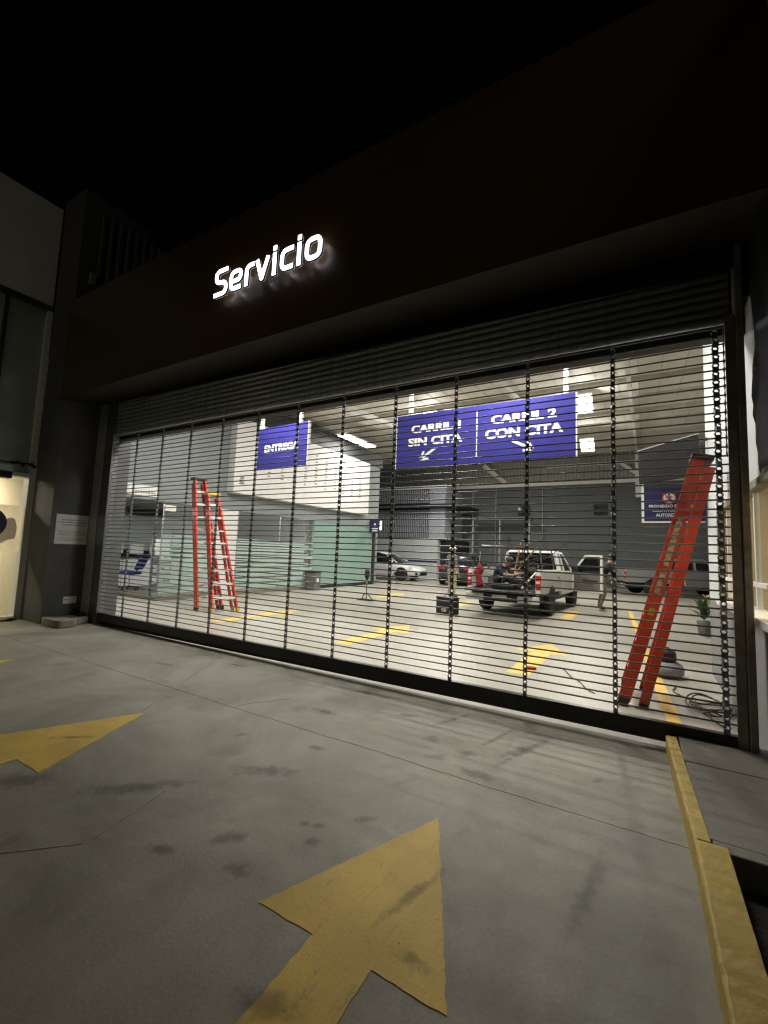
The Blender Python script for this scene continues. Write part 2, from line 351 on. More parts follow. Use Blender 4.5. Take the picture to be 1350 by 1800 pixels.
# ================================================================== THE SETTING
# outside concrete: a base sheet and slabs with real joints between them
g = MB().box(-80, 80, -80, 80, -0.10, -0.02).build('ground', 'joint'); tag(g, kind='structure')
def slab(poly):
    return MB().prism(poly, 'z', -0.06, 0.0).build('slab', 'conc', g)
jx = lambda y: 3.84 - 0.56 * (y + 1.9)      # the slanting joint beside the second arrow
e = 0.003
jl = [(7.80, -1.385)]; wob = 0.0
while jl[-1][0] > -6: wob = 0.8 * wob + random.uniform(-0.006, 0.006); jl.append((jl[-1][0] - 0.09, -1.385 + wob))
jl.append((-40, -1.385))
slab([(7.80, 0.28), (-40, 0.28)] + [(x, y + e) for x, y in jl[::-1]])
slab([(-40, -9), (7.80, -9)] + [(x, y - e) for x, y in jl])
def crack(x, y, a, n):
    mb = MB(); p = (x, y)
    for i in range(n):
        a += random.uniform(-0.5, 0.5) * (1 if i % 2 else -1); q = (p[0] + 0.07 * math.cos(a), p[1] + 0.07 * math.sin(a)); w_ = 0.0022 * (1 - i / n) + 0.0006
        mb.bar((p[0], p[1], 0.0006), (q[0], q[1], 0.0006), w_, 0.0012); p = q
    mb.build('hairline_crack', 'joint', g)
crack(4.4, -1.39, 1.7, 8)
M['scrape'] = mat('pale scrape', (0.36, 0.345, 0.30), 0.8, scale=14, c2=(0.24, 0.23, 0.195), ramp=(0.4, 0.6))
for (xa, ya, xb, yb, ww) in ((4.62, -3.3, jx(-1.95) + 0.02, -1.95, 0.009), (jx(-1.9), -1.9, 2.45, 0.25, 0.014), (4.95, -3.35, 5.25, -3.04, 0.010), (5.26, -3.0, 5.15, -2.55, 0.006)):
    MB().bar((xa, ya, 0.0012), (xb, yb, 0.0012), ww, 0.002).build('scrape_mark', 'scrape', g)
slab([(-40, -40), (40, -40), (40, -9 - e), (-40, -9 - e)])
def dark_mark_mat():
    m = bpy.data.materials.new('oil spots and dark streaks'); m.use_nodes = True; n = m.node_tree.nodes; l = m.node_tree.links; b = n['Principled BSDF']
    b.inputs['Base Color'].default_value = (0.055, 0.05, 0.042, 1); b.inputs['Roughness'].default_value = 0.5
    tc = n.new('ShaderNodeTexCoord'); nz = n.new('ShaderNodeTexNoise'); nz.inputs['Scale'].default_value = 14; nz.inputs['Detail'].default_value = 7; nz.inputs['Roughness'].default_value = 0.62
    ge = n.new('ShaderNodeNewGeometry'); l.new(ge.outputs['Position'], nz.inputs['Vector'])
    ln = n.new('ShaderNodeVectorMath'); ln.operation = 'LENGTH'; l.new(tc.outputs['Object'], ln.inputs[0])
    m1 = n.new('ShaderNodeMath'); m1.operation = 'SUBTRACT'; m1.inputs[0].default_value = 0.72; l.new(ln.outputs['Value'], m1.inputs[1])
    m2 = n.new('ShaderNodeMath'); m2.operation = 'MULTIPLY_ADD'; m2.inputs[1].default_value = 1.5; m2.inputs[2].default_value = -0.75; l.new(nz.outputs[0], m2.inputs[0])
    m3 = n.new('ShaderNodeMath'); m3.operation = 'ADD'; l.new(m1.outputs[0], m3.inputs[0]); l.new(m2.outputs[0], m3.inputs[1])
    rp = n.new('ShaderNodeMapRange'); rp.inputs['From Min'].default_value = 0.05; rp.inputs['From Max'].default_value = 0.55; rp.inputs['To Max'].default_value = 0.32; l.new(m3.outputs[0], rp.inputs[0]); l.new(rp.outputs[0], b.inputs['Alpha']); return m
M['dark_mark'] = dark_mark_mat()
dark_mark_me = MB().quad((-1, -1, 0), (1, -1, 0), (1, 1, 0), (-1, 1, 0)).mesh('dark_mark', 'dark_mark')
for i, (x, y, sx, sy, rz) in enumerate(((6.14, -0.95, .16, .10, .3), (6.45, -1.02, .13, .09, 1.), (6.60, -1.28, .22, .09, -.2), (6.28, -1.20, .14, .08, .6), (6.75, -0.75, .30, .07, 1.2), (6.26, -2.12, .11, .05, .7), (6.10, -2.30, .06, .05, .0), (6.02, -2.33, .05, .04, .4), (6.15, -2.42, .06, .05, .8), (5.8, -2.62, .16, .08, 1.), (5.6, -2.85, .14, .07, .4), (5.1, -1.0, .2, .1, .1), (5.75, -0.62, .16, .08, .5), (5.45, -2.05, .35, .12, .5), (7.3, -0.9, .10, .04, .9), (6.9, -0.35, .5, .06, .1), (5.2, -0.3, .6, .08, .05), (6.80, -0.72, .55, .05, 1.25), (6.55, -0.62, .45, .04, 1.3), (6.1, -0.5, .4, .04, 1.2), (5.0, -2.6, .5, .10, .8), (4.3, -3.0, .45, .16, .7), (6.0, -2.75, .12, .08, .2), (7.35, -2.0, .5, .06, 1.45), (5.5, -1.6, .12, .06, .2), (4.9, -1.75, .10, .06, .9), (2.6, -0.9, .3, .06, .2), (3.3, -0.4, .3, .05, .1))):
    o = inst('dark_mark', dark_mark_me, g, (x, y, 0.0015 + 0.0001 * i), (0, 0, rz), (sx * 1.05, sy * 1.05, 1))  # blotchy oil stains, and long thin dark streaks near the grille
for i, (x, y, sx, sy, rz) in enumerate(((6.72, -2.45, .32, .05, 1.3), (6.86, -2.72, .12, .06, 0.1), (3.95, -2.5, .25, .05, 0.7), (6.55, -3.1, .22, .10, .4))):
    inst('tyre_mark', dark_mark_me, g, (x, y, 0.0032 + 0.0001 * i), (0, 0, rz), (sx, sy, 1))
fl = MB().box(-10.5, 12.5, 0.29, 23.2, -0.06, 0.0).build('floor', 'floor'); tag(fl, kind='structure')
# painted floor marks
def arrow(cx, tip, hw=0.41, head=0.95, sw=0.26, length=2.4, m='yel', lean=0.0, parent=None, z=0.0025):
    p = [(cx + lean, tip), (cx + hw, tip - head), (cx + sw / 2, tip - head), (cx + sw / 2 - lean, tip - length), (cx - sw / 2 - lean, tip - length), (cx - sw / 2, tip - head), (cx - hw, tip - head)]
    q = []
    for a_, b_ in zip(p, p[1:] + p[:1]):
        L_ = math.hypot(b_[0] - a_[0], b_[1] - a_[1]); n_ = max(1, int(L_ / 0.03))
        for i_ in range(n_): t_ = i_ / n_; q.append((a_[0] + (b_[0] - a_[0]) * t_ + random.uniform(-0.0035, 0.0035), a_[1] + (b_[1] - a_[1]) * t_ + random.uniform(-0.0035, 0.0035)))
    return MB().prism(q, 'z', z - 0.001, z).build('painted_arrow', m, parent)
arrow(6.62, -1.88, lean=-0.03, parent=g); arrow(3.90, -1.91, hw=0.44, parent=g); arrow(1.10, -1.83, hw=0.42, parent=g)
for cx, tip in ((6.20, 3.80), (3.50, 3.80), (0.50, 3.85)): arrow(cx, tip, hw=0.40, head=0.85, sw=0.28, length=2.35, m='yel_in', parent=fl)
for cx, tip in ((5.9, 9.4), (2.9, 9.2), (0.15, 9.9)): arrow(cx, tip, hw=0.36, head=0.7, sw=0.26, length=2.0, m='yel_in', parent=fl)
MB().prism([(7.76, 0.32), (7.88, 0.32), (7.25, 10.6), (7.15, 10.6)], 'z', 0.001, 0.004).build('lane_line', 'yel_in', fl)
# pavement, kerb and planter at the right
pv = MB().box(7.79, 11, -0.52, 0.10, -0.02, 0.12).box(7.80, 11, -1.48, -0.528, -0.02, 0.12).build('pavement', 'walk', bevel=0.006); tag(pv, kind='structure')
MB().box(7.845, 11, -1.575, -1.483, -0.02, 0.124).build('planter_edge', 'block', pv, bevel=0.01)
MB().box(7.88, 11, -6, -1.58, -0.019, -0.005).build('planter_soil', 'soil', pv)
kb = thing('yellow_kerb', (7.77, -0.1, 0), 'yellow painted concrete kerb running from the grille towards the viewer', 'kerb')
def kx(y): return 7.70 + 0.045 * min(1.6, -y) + 0.008 * max(0, -y - 1.6)
def kerb_piece(y0, y1, wd, n):
    rings = []
    for i in range(n + 1):
        y = y0 + (y1 - y0) * i / n; x = kx(y); j = random.uniform(-0.0015, 0.0015); k = random.uniform(-0.002, 0.0015); c = random.choice((0.008, 0.009, 0.010, 0.014))
        rings.append([(x + j, y, -0.01), (x + j, y, 0.128 - c + k), (x + j + c, y, 0.128 + k), (x + wd, y, 0.129 + k), (x + wd, y, -0.01)])
    return MB().loft(rings).build('kerb_stone', 'kerb', kb, world=True, bevel=0.003)
kerb_piece(-0.10, -1.53, 0.070, 34); kerb_piece(-1.533, -2.9, 0.13, 34); kerb_piece(-2.903, -6.0, 0.13, 20)

# ================================================================== ROLLING GRILLE
gate = thing('rolling_grille', (3.7, 0, 0), 'wide black rolling grille of steel rods and link chains, fully closed', 'grille')
X0, X1 = -0.74, 8.19
rod_me = MB().cyl((X0 - 3.7, 0, 0), (X1 - 3.7, 0, 0), 0.0071, n=8).mesh('rod', 'steel', smooth=True)
for j in range(1, 46):
    inst('rod', rod_me, gate, (0, random.uniform(-0.003, 0.003), 0.2 + 0.07 * j + random.uniform(-0.002, 0.002)), (0, random.uniform(-0.0006, 0.0006), 0))
# one link: an eye with a round hole over a solid clip
def link_geo(mb, dx=0.0, dz=0.0):
    n = 10; ro, ri, cz = 0.0205, 0.0125, 0.040
    for yy in (-1, 1): pass
    vs = []
    for y in (-0.007, 0.007):
        for r in (ro, ri):
            for i in range(n):
                a = 2 * math.pi * i / n; vs.append((dx + r * math.cos(a), y, dz + cz + r * math.sin(a)))
    o = lambda y, r, i: (y * 2 + r) * n + i % n
    fs = []
    for i in range(n):
        fs += [(o(0, 0, i), o(0, 0, i + 1), o(0, 1, i + 1), o(0, 1, i)), (o(1, 0, i), o(1, 1, i), o(1, 1, i + 1), o(1, 0, i + 1)),
               (o(0, 0, i), o(1, 0, i), o(1, 0, i + 1), o(0, 0, i + 1)), (o(0, 1, i), o(0, 1, i + 1), o(1, 1, i + 1), o(1, 1, i))]
    mb.add(vs, fs)
    mb.box(dx - 0.0165, dx + 0.0165, -0.0105, 0.0105, dz - 0.012, dz + 0.024)
    return mb
def link_side(mb, dx=0.0, dz=0.0):
    mb.box(dx - 0.017, dx - 0.010, -0.02, 0.02, dz - 0.012, dz + 0.074); mb.box(dx + 0.010, dx + 0.017, -0.02, 0.02, dz - 0.012, dz + 0.074)
    mb.cyl((dx - 0.02, 0, dz + 0.035), (dx + 0.02, 0, dz + 0.035), 0.007, n=6); return mb
link_me = link_geo(MB()).mesh('link', 'steel'); link_me2 = link_geo(MB(), 0, 0).mesh('link', 'steel')
for k in range(-1, 12):
    x = 0.736 * k - 3.7
    if k >= 6:
        ch = bpy.data.objects.new('chain', None); COL.objects.link(ch); ch.parent = gate; ch.location = (x, 0, 0)
        for j in range(0, 45):
            inst('link', link_me, ch, (random.uniform(-0.002, 0.002), 0, 0.2 + 0.07 * j), (0, 0, random.uniform(-0.25, 0.25) + (0.5 if j % 2 else 0.0)), (1.25 if k == 11 else 1.0, 1, 1))
    else:
        mb = MB()
        for j in range(0, 45): link_geo(mb, x, 0.2 + 0.07 * j)
        mb.build('chain', 'steel', gate)
# closed slats above the rods
prof = [(0.012, 0.0), (-0.010, 0.006), (-0.022, 0.025), (-0.022, 0.050), (-0.010, 0.068), (0.012, 0.074), (0.016, 0.074), (0.016, 0.0)]
slat_me = MB().prism(prof, 'x', X0 - 3.7, X1 - 3.7).mesh('slat', 'slat', smooth=True)
for j in range(9):
    o = inst('slat', slat_me, gate, (0, 0, 3.375 + 0.0745 * j))
MB().prism([(X0, 0.055), (X1, 0.055), (X1, 0.195), (X0, 0.195)], 'y', -0.035, 0.035).build('bottom_rail', 'railblk', gate, world=True, bevel=0.008)
MB().prism([(X0, 0.0), (4.2, 0.03), (X1, 0.05), (X1, 0.056), (X0, 0.056)], 'y', -0.012, 0.009).build('rubber_seal', 'rubber', gate, world=True)
MB().box(X0 - 0.23, X0 + 0.035, -0.05, 0.06, 0.0, 4.05).build('guide_channel', 'steel', gate, world=True)
MB().box(8.155, 8.215, -0.045, -0.02, 0.0, 3.42).box(8.185, 8.215, -0.02, 0.05, 0.0, 3.42).build('guide_channel', 'rust', gate, world=True)
# fine hand chain hanging beside the last link chain
mb = MB()
for j in range(88):
    z = 3.30 - j * 0.034
    if z < 2.25: break
    if j % 2: mb.box(8.140, 8.146, -0.055, -0.043, z, z + 0.036)
    else: mb.box(8.137, 8.149, -0.052, -0.046, z, z + 0.036)
mb.build('hand_chain', 'galv', gate, world=True)

# ================================================================== SERVICE BUILDING
sb = thing('service_building', (3.7, 12, 0), 'workshop hall with dark brown fascia above the wide grille opening', 'building')
def P(name, m, parent=None, **k):
    def f(mb): return mb.build(name, m, parent or sb, world=True, **k)
    return f
# fascia of flat panels with thin joints
fz0, fz1, fy = 3.90, 5.65, -0.78
xs = [-1.10, 1.4, 3.9, 6.4, 8.9, 11.4, 13.9]
for a, b in zip(xs[:-1], xs[1:]):
    P('fascia_panel', 'fascia', bevel=0.0006, seg=1)(MB().box(a + 0.0005, b - 0.0005, fy, fy + 0.05, fz0, fz1))
P('fascia_backing', 'soffit')(MB().box(-1.09, 13.8, fy + 0.052, fy + 0.10, fz0 + 0.01, fz1 - 0.01))
P('soffit', 'soffit')(MB().prism([(fy + 0.002, fz0 - 0.012), (-0.03, 4.00), (0.30, 4.06), (0.30, 4.14), (fy + 0.002, fz0 - 0.001)], 'x', -1.22, 13.8))
P('upper_wall', 'soffit')(MB().box(-3.4, 13.8, 0.301, 0.42, 3.40, 6.0))
P('gate_hood', 'railblk')(MB().prism([(-1.0, 3.985), (8.22, 3.80), (8.22, 4.0), (-1.0, 4.0)], 'y', -0.075, -0.045))
P('lintel_beam', 'railblk')(MB().box(-1.0, 8.4, 0.10, 0.28, 3.62, 4.05))
P('gate_post', 'galv', bevel=0.006)(MB().box(-1.235, -0.972, -0.06, 0.10, 0.10, 4.05))
P('gate_post', 'rust', bevel=0.006)(MB().box(8.222, 8.270, -0.07, 0.08, 0.0, 4.055))
P('pillar', 'pillar', bevel=0.008)(MB().box(-2.06, -1.28, -0.65, 0.6, 0.0, 8.0))
P('jamb_wall', 'pillar')(MB().box(-1.279, -1.236, -0.05, 0.5, 0.0, 4.05))
mb = MB()
for i in range(26):
    y = -0.40 + i * 0.16
    mb.prism([(y, 0), (y + 0.05, 0), (y + 0.08, 0.05), (y + 0.13, 0.05), (y + 0.16, 0), (y + 0.16, -0.02), (y, -0.02)], 'z', 5.9, 7.72)
# the profile above is drawn in (y, depth): swap axes so ribs face +x
mb.v = [(-1.30 + v[1], v[0], v[2]) for v in mb.v]
P('corrugated_parapet', 'pillar')(mb)
P('parapet_flashing', 'galv')(MB().box(-1.34, -1.20, -0.46, -0.38, 6.2, 6.42))
# hall shell
ceil_z = lambda y: 5.62 + 0.083 * y
P('roof_sheet', 'ceil')(MB().prism([(0.3, ceil_z(0.3)), (23.2, ceil_z(23.2)), (23.2, ceil_z(23.2) + 0.12), (0.3, ceil_z(0.3) + 0.12)], 'x', -10.5, 12.5))
for i in range(12):
    y = 1.2 + i * 1.9
    P('purlin', 'purlin')(MB().bar((-10.4, y, ceil_z(y) - 0.06), (12.4, y, ceil_z(y) - 0.06), 0.06, 0.12))
mb = MB()
for i in range(46):
    x = -10 + i * 0.5
    mb.prism([(0.35, ceil_z(0.35) - 0.012), (23.1, ceil_z(23.1) - 0.012), (23.1, ceil_z(23.1) + 0.01), (0.35, ceil_z(0.35) + 0.01)], 'x', x, x + 0.02)
P('roof_seam', 'purlin')(mb)
for x in (-0.5, 4.4, 7.3):
    P('rafter', 'white')(MB().prism([(0.45, ceil_z(0.45) - 0.30), (23.0, ceil_z(23.0) - 0.30), (23.0, ceil_z(23.0) - 0.14), (0.45, ceil_z(0.45) - 0.14)], 'x', x - 0.05, x + 0.05))
P('back_wall', 'walldark')(MB().box(-10.5, 12.5, 23.0, 23.2, 0, 5.75))
mb = MB()
for i in range(115):
    x = -10.5 + i * 0.2
    mb.prism([(x, 23.0), (x + 0.06, 23.0), (x + 0.09, 22.95), (x + 0.15, 22.95), (x + 0.18, 23.0), (x + 0.2, 23.0), (x + 0.2, 23.1), (x, 23.1)], 'z', 5.96, 7.6)
P('corrugated_wall', 'corr')(mb)
P('steel_beam', 'white', bevel=0.01)(MB().box(-10.4, 12.4, 22.82, 22.99, 5.76, 5.95))
P('steel_beam', 'white', bevel=0.01)(MB().box(2.6, 7.4, 22.80, 22.94, 6.82, 6.97))
for x in (7.35,):
    P('steel_column', 'white', bevel=0.01)(MB().box(x - 0.13, x + 0.13, 22.55, 22.81, 4.9, 7.4))
    P('knee_brace', 'white')(MB().bar((x - 0.9, 22.7, 6.9), (x - 0.08, 22.7, 6.2), 0.16, 0.16))
P('knee_brace', 'white')(MB().bar((-0.9, 21.8, 7.0), (0.2, 22.8, 6.0), 0.22, 0.22))
for x0 in (0.95, 5.15):
    wn = P('window', 'band')(MB().box(x0, x0 + 0.72, 22.96, 22.995, 3.98, 4.62))
    P('pane', 'glassd', wn)(MB().box(x0 + 0.04, x0 + 0.68, 22.945, 22.955, 4.02, 4.58))
P('conduit', 'galv')(MB().cyl((-0.4, 22.9, 1.0), (-0.4, 22.9, 5.7), 0.03).cyl((-1.9, 22.9, 1.5), (-1.9, 22.9, 5.7), 0.04).cyl((2.4, 22.9, 2.6), (2.4, 22.9, 5.7), 0.025).cyl((-1.9, 22.9, 3.0), (2.4, 22.9, 3.0), 0.025))
P('side_wall', 'walldark')(MB().box(-10.7, -10.501, 0.3, 23.2, 0, 7.6))
P('side_wall', 'walldark')(MB().box(12.501, 12.7, 3.2, 23.2, 0, 7.6))
# mezzanine on the left: upper wall over glass partitions
P('mezzanine_wall', 'wallgrey')(MB().box(-3.2, -3.0, 0.5, 12.9, 2.52, 5.36))
P('mezzanine_soffit', 'wallgrey')(MB().box(-10.4, -3.201, 0.5, 12.9, 2.60, 2.72))
P('mezzanine_band', 'band')(MB().box(-3.3, -2.96, 4.2, 13.2, 5.361, 5.93))
P('mezzanine_end', 'wallgrey')(MB().box(-10.4, -3.0, 12.901, 13.05, 0, 5.36))
P('white_column', 'white', bevel=0.01)(MB().box(-3.36, -2.98, 4.15, 4.90, 0.0, 2.515))
P('green_wall', 'mint')(MB().box(-3.12, -3.0, 8.55, 12.6, 0.12, 2.51))
P('skirting', 'band')(MB().box(-3.11, -2.99, 8.56, 12.6, 0.0, 0.119))
P('end_post', 'band')(MB().box(-3.15, -2.97, 12.601, 12.75, 0, 2.515))
P('reception_back_wall', 'walllow')(MB().box(-10.4, -3.4, 8.55, 8.7, 0, 2.59))
P('reception_side_wall', 'walllow')(MB().box(-8.2, -8.05, 0.6, 8.54, 0, 2.59))
P('reception_plinth', 'block')(MB().box(-8.04, -3.02, 2.5, 8.54, 0.0, 0.10))
P('roller_shade', 'wallpale')(MB().box(-6.9, -6.86, 0.9, 7.5, 1.22, 2.34))
P('tiled_strip', 'wallpale')(MB().box(-3.3, -2.95, 0.5, 0.86, 0.0, 2.50))
def glass_wall(y0, y1, n):
    gw = P('glass_partition', 'glass')(MB().box(-3.012, -3.0, y0, y1, 0.12, 2.50))
    zs = [0.18, 0.36, 0.53, 0.69, 0.84, 0.985, 1.11, 1.225, 1.33, 1.425, 1.51, 1.585, 1.65]
    for i, z in enumerate(zs):
        h = 0.125 - 0.0075 * i
        P('frosted_stripe', 'frost', gw)(MB().box(-2.998, -2.995, y0 + 0.02, y1 - 0.02 - (0.25 * (i % 3) if n else 0), z, z + h))
    for y in ([y0, (y0 + y1) / 2, y1] if n else [y0, y1]):
        P('glass_joint', 'galv', gw)(MB().box(-3.02, -2.99, y - 0.012, y + 0.012, 0.10, 2.51))
glass_wall(2.52, 4.12, 0); glass_wall(4.93, 8.52, 1)
# right hand office wall with its long window
P('office_wall', 'walllow')(MB().box(8.34, 8.50, -6, 3.2, 0.0, 1.00))
P('office_wall', 'wallpale')(MB().box(8.34, 8.50, -6, 3.2, 2.12, 5.6))
P('office_wall', 'wallpale')(MB().box(8.34, 8.50, 2.22, 3.2, 1.001, 2.119))
P('office_end_wall', 'wallpale')(MB().box(8.501, 12.5, 3.0, 3.2, 0.0, 5.6))
wf = P('window_frame', 'rust')(MB().box(8.325, 8.42, 2.12, 2.219, 1.0, 2.12).box(8.325, 8.42, -6, 2.12, 2.06, 2.118))
P('window_pane', 'glass', wf)(MB().box(8.38, 8.388, -6, 2.12, 1.10, 2.06))
P('window_mullion', 'white', wf)(MB().box(8.365, 8.40, 1.78, 1.81, 1.1, 2.06).box(8.365, 8.40, 0.38, 0.42, 1.1, 2.06))
P('window_sill', 'white', bevel=0.006)(MB().box(8.29, 8.52, -6, 2.14, 1.001, 1.06))
P('window_rail', 'white', wf)(MB().box(8.36, 8.40, -6, 2.12, 1.28, 1.315))
P('office_floor', 'walllow')(MB().box(8.501, 12.4, -6, 2.99, -0.02, 0.02))
P('office_back_wall', 'creamwarm')(MB().box(11.2, 11.3, -6, 2.99, 0.021, 2.7))
P('office_inner_wall', 'creamwarm')(MB().box(8.501, 11.19, 2.9, 2.999, 0.021, 2.7))
P('office_ceiling', 'creamwarm')(MB().box(8.501, 11.3, -6, 2.99, 2.701, 2.8))
P('door_leaf', 'mint')(MB().box(11.12, 11.19, -0.9, 0.1, 0.03, 2.1))

# ---- the lit letters
sg = thing('lit_sign_letters', (3.8, -0.83, 4.54), 'glowing white letters reading Servicio on the dark brown fascia', 'sign')
H = 0.27; sw = 0.050; h = sw / 2
def glyph(name, polys_pts, x, closed=()):
    front = MB(); side = MB(); back = MB()
    for idx, pts in enumerate(polys_pts):
        for k, poly in enumerate(stroke([(x + a, 4.54 + b) for a, b in pts], sw)):
            d = 0.0004 * (k % 5) + 0.0003 * idx
            front.prism(poly, 'y', -0.882 + d, -0.875)
            side.prism(poly, 'y', -0.8749, -0.848 + d); back.prism(poly, 'y', -0.8475 + d, -0.844)
    f = front.build('letter', 'led', sg, world=True); side.build('letter_return', 'band', f, world=True); back.build('halo_light', 'ledb', f, world=True)
    return f
glyph('S', [rounded([(0.235, 0.332), (0.03, 0.332), (0.03, 0.190), (0.215, 0.165), (0.215, 0.028), (0.0, 0.028)], 0.085, 7)], 2.955)
glyph('e', [rounded([(0.20, 0.028), (0.028, 0.028), (0.028, H - h), (0.195, H - h), (0.195, 0.125), (0.03, 0.125)], 0.07)], 3.235)
glyph('r', [rounded([(0.028, 0.0), (0.028, H - h), (0.15, H - h)], 0.07)], 3.505)
glyph('v', [[(0.022, H), (0.11, 0.02), (0.20, H)]], 3.68)
glyph('i', [[(0.03, 0.0), (0.03, H)], [(0.03, 0.30), (0.03, 0.355)]], 3.955)
glyph('c', [rounded([(0.195, 0.028), (0.028, 0.028), (0.028, H - h), (0.195, H - h)], 0.075)], 4.075)
glyph('i', [[(0.03, 0.0), (0.03, H)], [(0.03, 0.30), (0.03, 0.355)]], 4.325)
glyph('o', [rounded([(0.028, 0.028), (0.028, H - h), (0.21, H - h), (0.21, 0.028)], 0.075, closed=True)], 4.44)
mb = MB()
for x in (3.08, 3.34, 3.53, 3.79, 3.985, 4.17, 4.355, 4.56): mb.cyl((x, -0.846, 4.60), (x, -0.779, 4.60), 0.006, n=6)
mb.build('stand_off', 'galv', sg, world=True)

# ---- notices on the pillar
nb = thing('pillar_notice', (-1.275, -0.30, 1.63), 'white paper notice with small print taped to the charcoal pillar', 'notice')
MB().box(-1.2785, -1.276, -0.57, -0.012, 1.37, 1.895).build('sheet', 'paper', nb, world=True)
def wall_text(body, y, z, wd, ht, m, parent, x=-1.2752, bold=0.0):
    me = fit_text(text_mesh('lettering', body, 0.05, m, bold, 0.0003), wd, ht)
    o = inst('lettering', me, parent, (x - parent.location.x, y - parent.location.y, z - parent.location.z), (R(90), 0, R(90)))
    return o
wall_text('La empresa no se hace', -0.29, 1.80, 0.40, 0.030, 'ink', nb, bold=0.001)
wall_text('responsable por objetos', -0.29, 1.755, 0.46, 0.030, 'ink', nb, bold=0.001)
wall_text('personales olvidados', -0.29, 1.71, 0.36, 0.030, 'ink', nb, bold=0.001)
mb = MB()
for i, z in enumerate((1.60, 1.575, 1.55, 1.525, 1.48, 1.455, 1.43)):
    y = -0.54 + 0.02 * (i % 3)
    while y < -0.06 - 0.03 * (i % 2):
        ln = random.uniform(0.02, 0.06); mb.box(-1.2758, -1.2754, y, y + ln, z, z + 0.008); y += ln + 0.012
mb.build('small_print', 'inkgrey', nb, world=True)
st = thing('pillar_sticker', (-1.275, -0.23, 0.38), 'small white sticker low on the charcoal pillar beside the concrete block', 'sticker')
MB().box(-1.2785, -1.276, -0.335, -0.125, 0.315, 0.44).build('sheet', 'paper', st, world=True)
MB().box(-1.2757, -1.2752, -0.32, -0.26, 0.375, 0.392).box(-1.2757, -1.2752, -0.17, -0.14, 0.33, 0.338).box(-1.2757, -1.2752, -0.18, -0.15, 0.40, 0.42).build('print', 'inkgrey', st, world=True)

# ---- concrete blocks at the pillar's foot
b1 = MB().prism(rounded([(-1.27, -0.665), (-0.62, -0.665), (-0.62, -0.36), (-1.27, -0.36)], 0.09, closed=True)[:-1], 'z', 0.0, 0.125).build('concrete_block', 'block', bevel=0.02)
tag(b1, 'low rounded concrete block at the foot of the charcoal pillar, nearer one', 'block')
b2 = MB().prism(rounded([(-1.262, -0.352), (-0.78, -0.352), (-0.86, 0.0 - 0.07), (-1.262, -0.07)], 0.06, closed=True)[:-1], 'z', 0.0, 0.118).build('concrete_block', 'block', bevel=0.02)
tag(b2, 'flat concrete block touching the galvanised gate post', 'block')
dv = MB().box(-1.25, -0.95, -0.20, -0.085, 0.119, 0.16).build('black_pad', 'rubber', bevel=0.01); tag(dv, 'flat black rubber pad lying on the concrete block by the gate post', 'pad')

# ================================================================== SHOP BUILDING AT THE LEFT
ls = thing('glass_fronted_shop', (-3.5, -3, 0), 'pale clad neighbouring shop with lit glass front beside the pillar', 'building')
def Q(name, m, parent=None, **k):
    def f(mb): return mb.build(name, m, parent or ls, world=True, **k)
    return f
for i in range(5):
    Q('cladding_panel', 'clad', bevel=0.004)(MB().box(-2.30, -2.08, -0.668 - 2.2 * (i + 1) + 0.005, -0.668 - 2.2 * i, 5.86, 7.84))
Q('upper_backing', 'band')(MB().box(-2.42, -2.301, -11.6, -0.67, 2.6, 7.8))
Q('trim_rail', 'mullion')(MB().box(-2.30, -2.06, -11.6, -0.67, 5.76, 5.855))
for i in range(8):
    y1_ = -0.74 - 0.62 * i
    Q('tinted_pane', 'gglass')(MB().box(-2.26, -2.16, y1_ - 0.56, y1_, 2.62, 5.758))
    Q('mullion', 'mullion')(MB().box(-2.27, -2.12, y1_ - 0.619, y1_ - 0.561, 2.62, 5.758))
Q('edge_post', 'clad')(MB().box(-2.28, -2.07, -0.739, -0.655, 0.0, 5.758))
Q('transom', 'dark')(MB().box(-2.28, -2.10, -11.6, -0.98, 2.50, 2.619))
Q('transom', 'clad')(MB().box(-2.28, -2.10, -0.979, -0.74, 2.55, 2.619))
gp = Q('shop_window', 'glass')(MB().box(-2.15, -2.14, -11.6, -0.74, 0.06, 2.499))
Q('window_base', 'clad')(MB().box(-2.22, -2.08, -11.6, -0.74, 0.0, 0.059))
Q('interior_wall', 'cream')(MB().box(-7, -2.29, -0.66, -0.56, 0.0, 2.95))
Q('interior_back_wall', 'cream')(MB().box(-7.1, -7.0, -11.6, -0.56, 0.0, 2.95))
Q('interior_floor', 'floor')(MB().box(-7, -2.23, -11.6, -0.661, -0.01, 0.03))
Q('interior_ceiling', 'white')(MB().box(-7, -2.431, -11.6, -0.661, 2.85, 2.95))
ps = thing('window_poster', (-2.13, -1.0, 1.7), 'poster sheet with dark disc and grey shape on the lit shop glass', 'poster')
MB().box(-2.1385, -2.137, -1.75, -0.755, 1.20, 2.02).build('sheet', 'posterpaper', ps, world=True)
mb = MB(); mb.prism([(-1.235 + 0.27 * math.cos(t * math.pi / 16), 1.69 + 0.27 * math.sin(t * math.pi / 16)) for t in range(32)], 'x', -2.1368, -2.1360); mb.build('disc', 'navy', ps, world=True)
mb = MB(); mb.prism(rounded([(-1.12, 1.36), (-1.02, 1.33), (-0.92, 1.42), (-0.83, 1.42), (-0.81, 1.62), (-0.86, 1.80), (-0.97, 1.80), (-1.00, 1.70), (-1.10, 1.52)], 0.05, closed=True)[:-1], 'x', -2.1366, -2.1361); mb.build('grey_shape', 'postergrey', ps, world=True)
rag = MB()
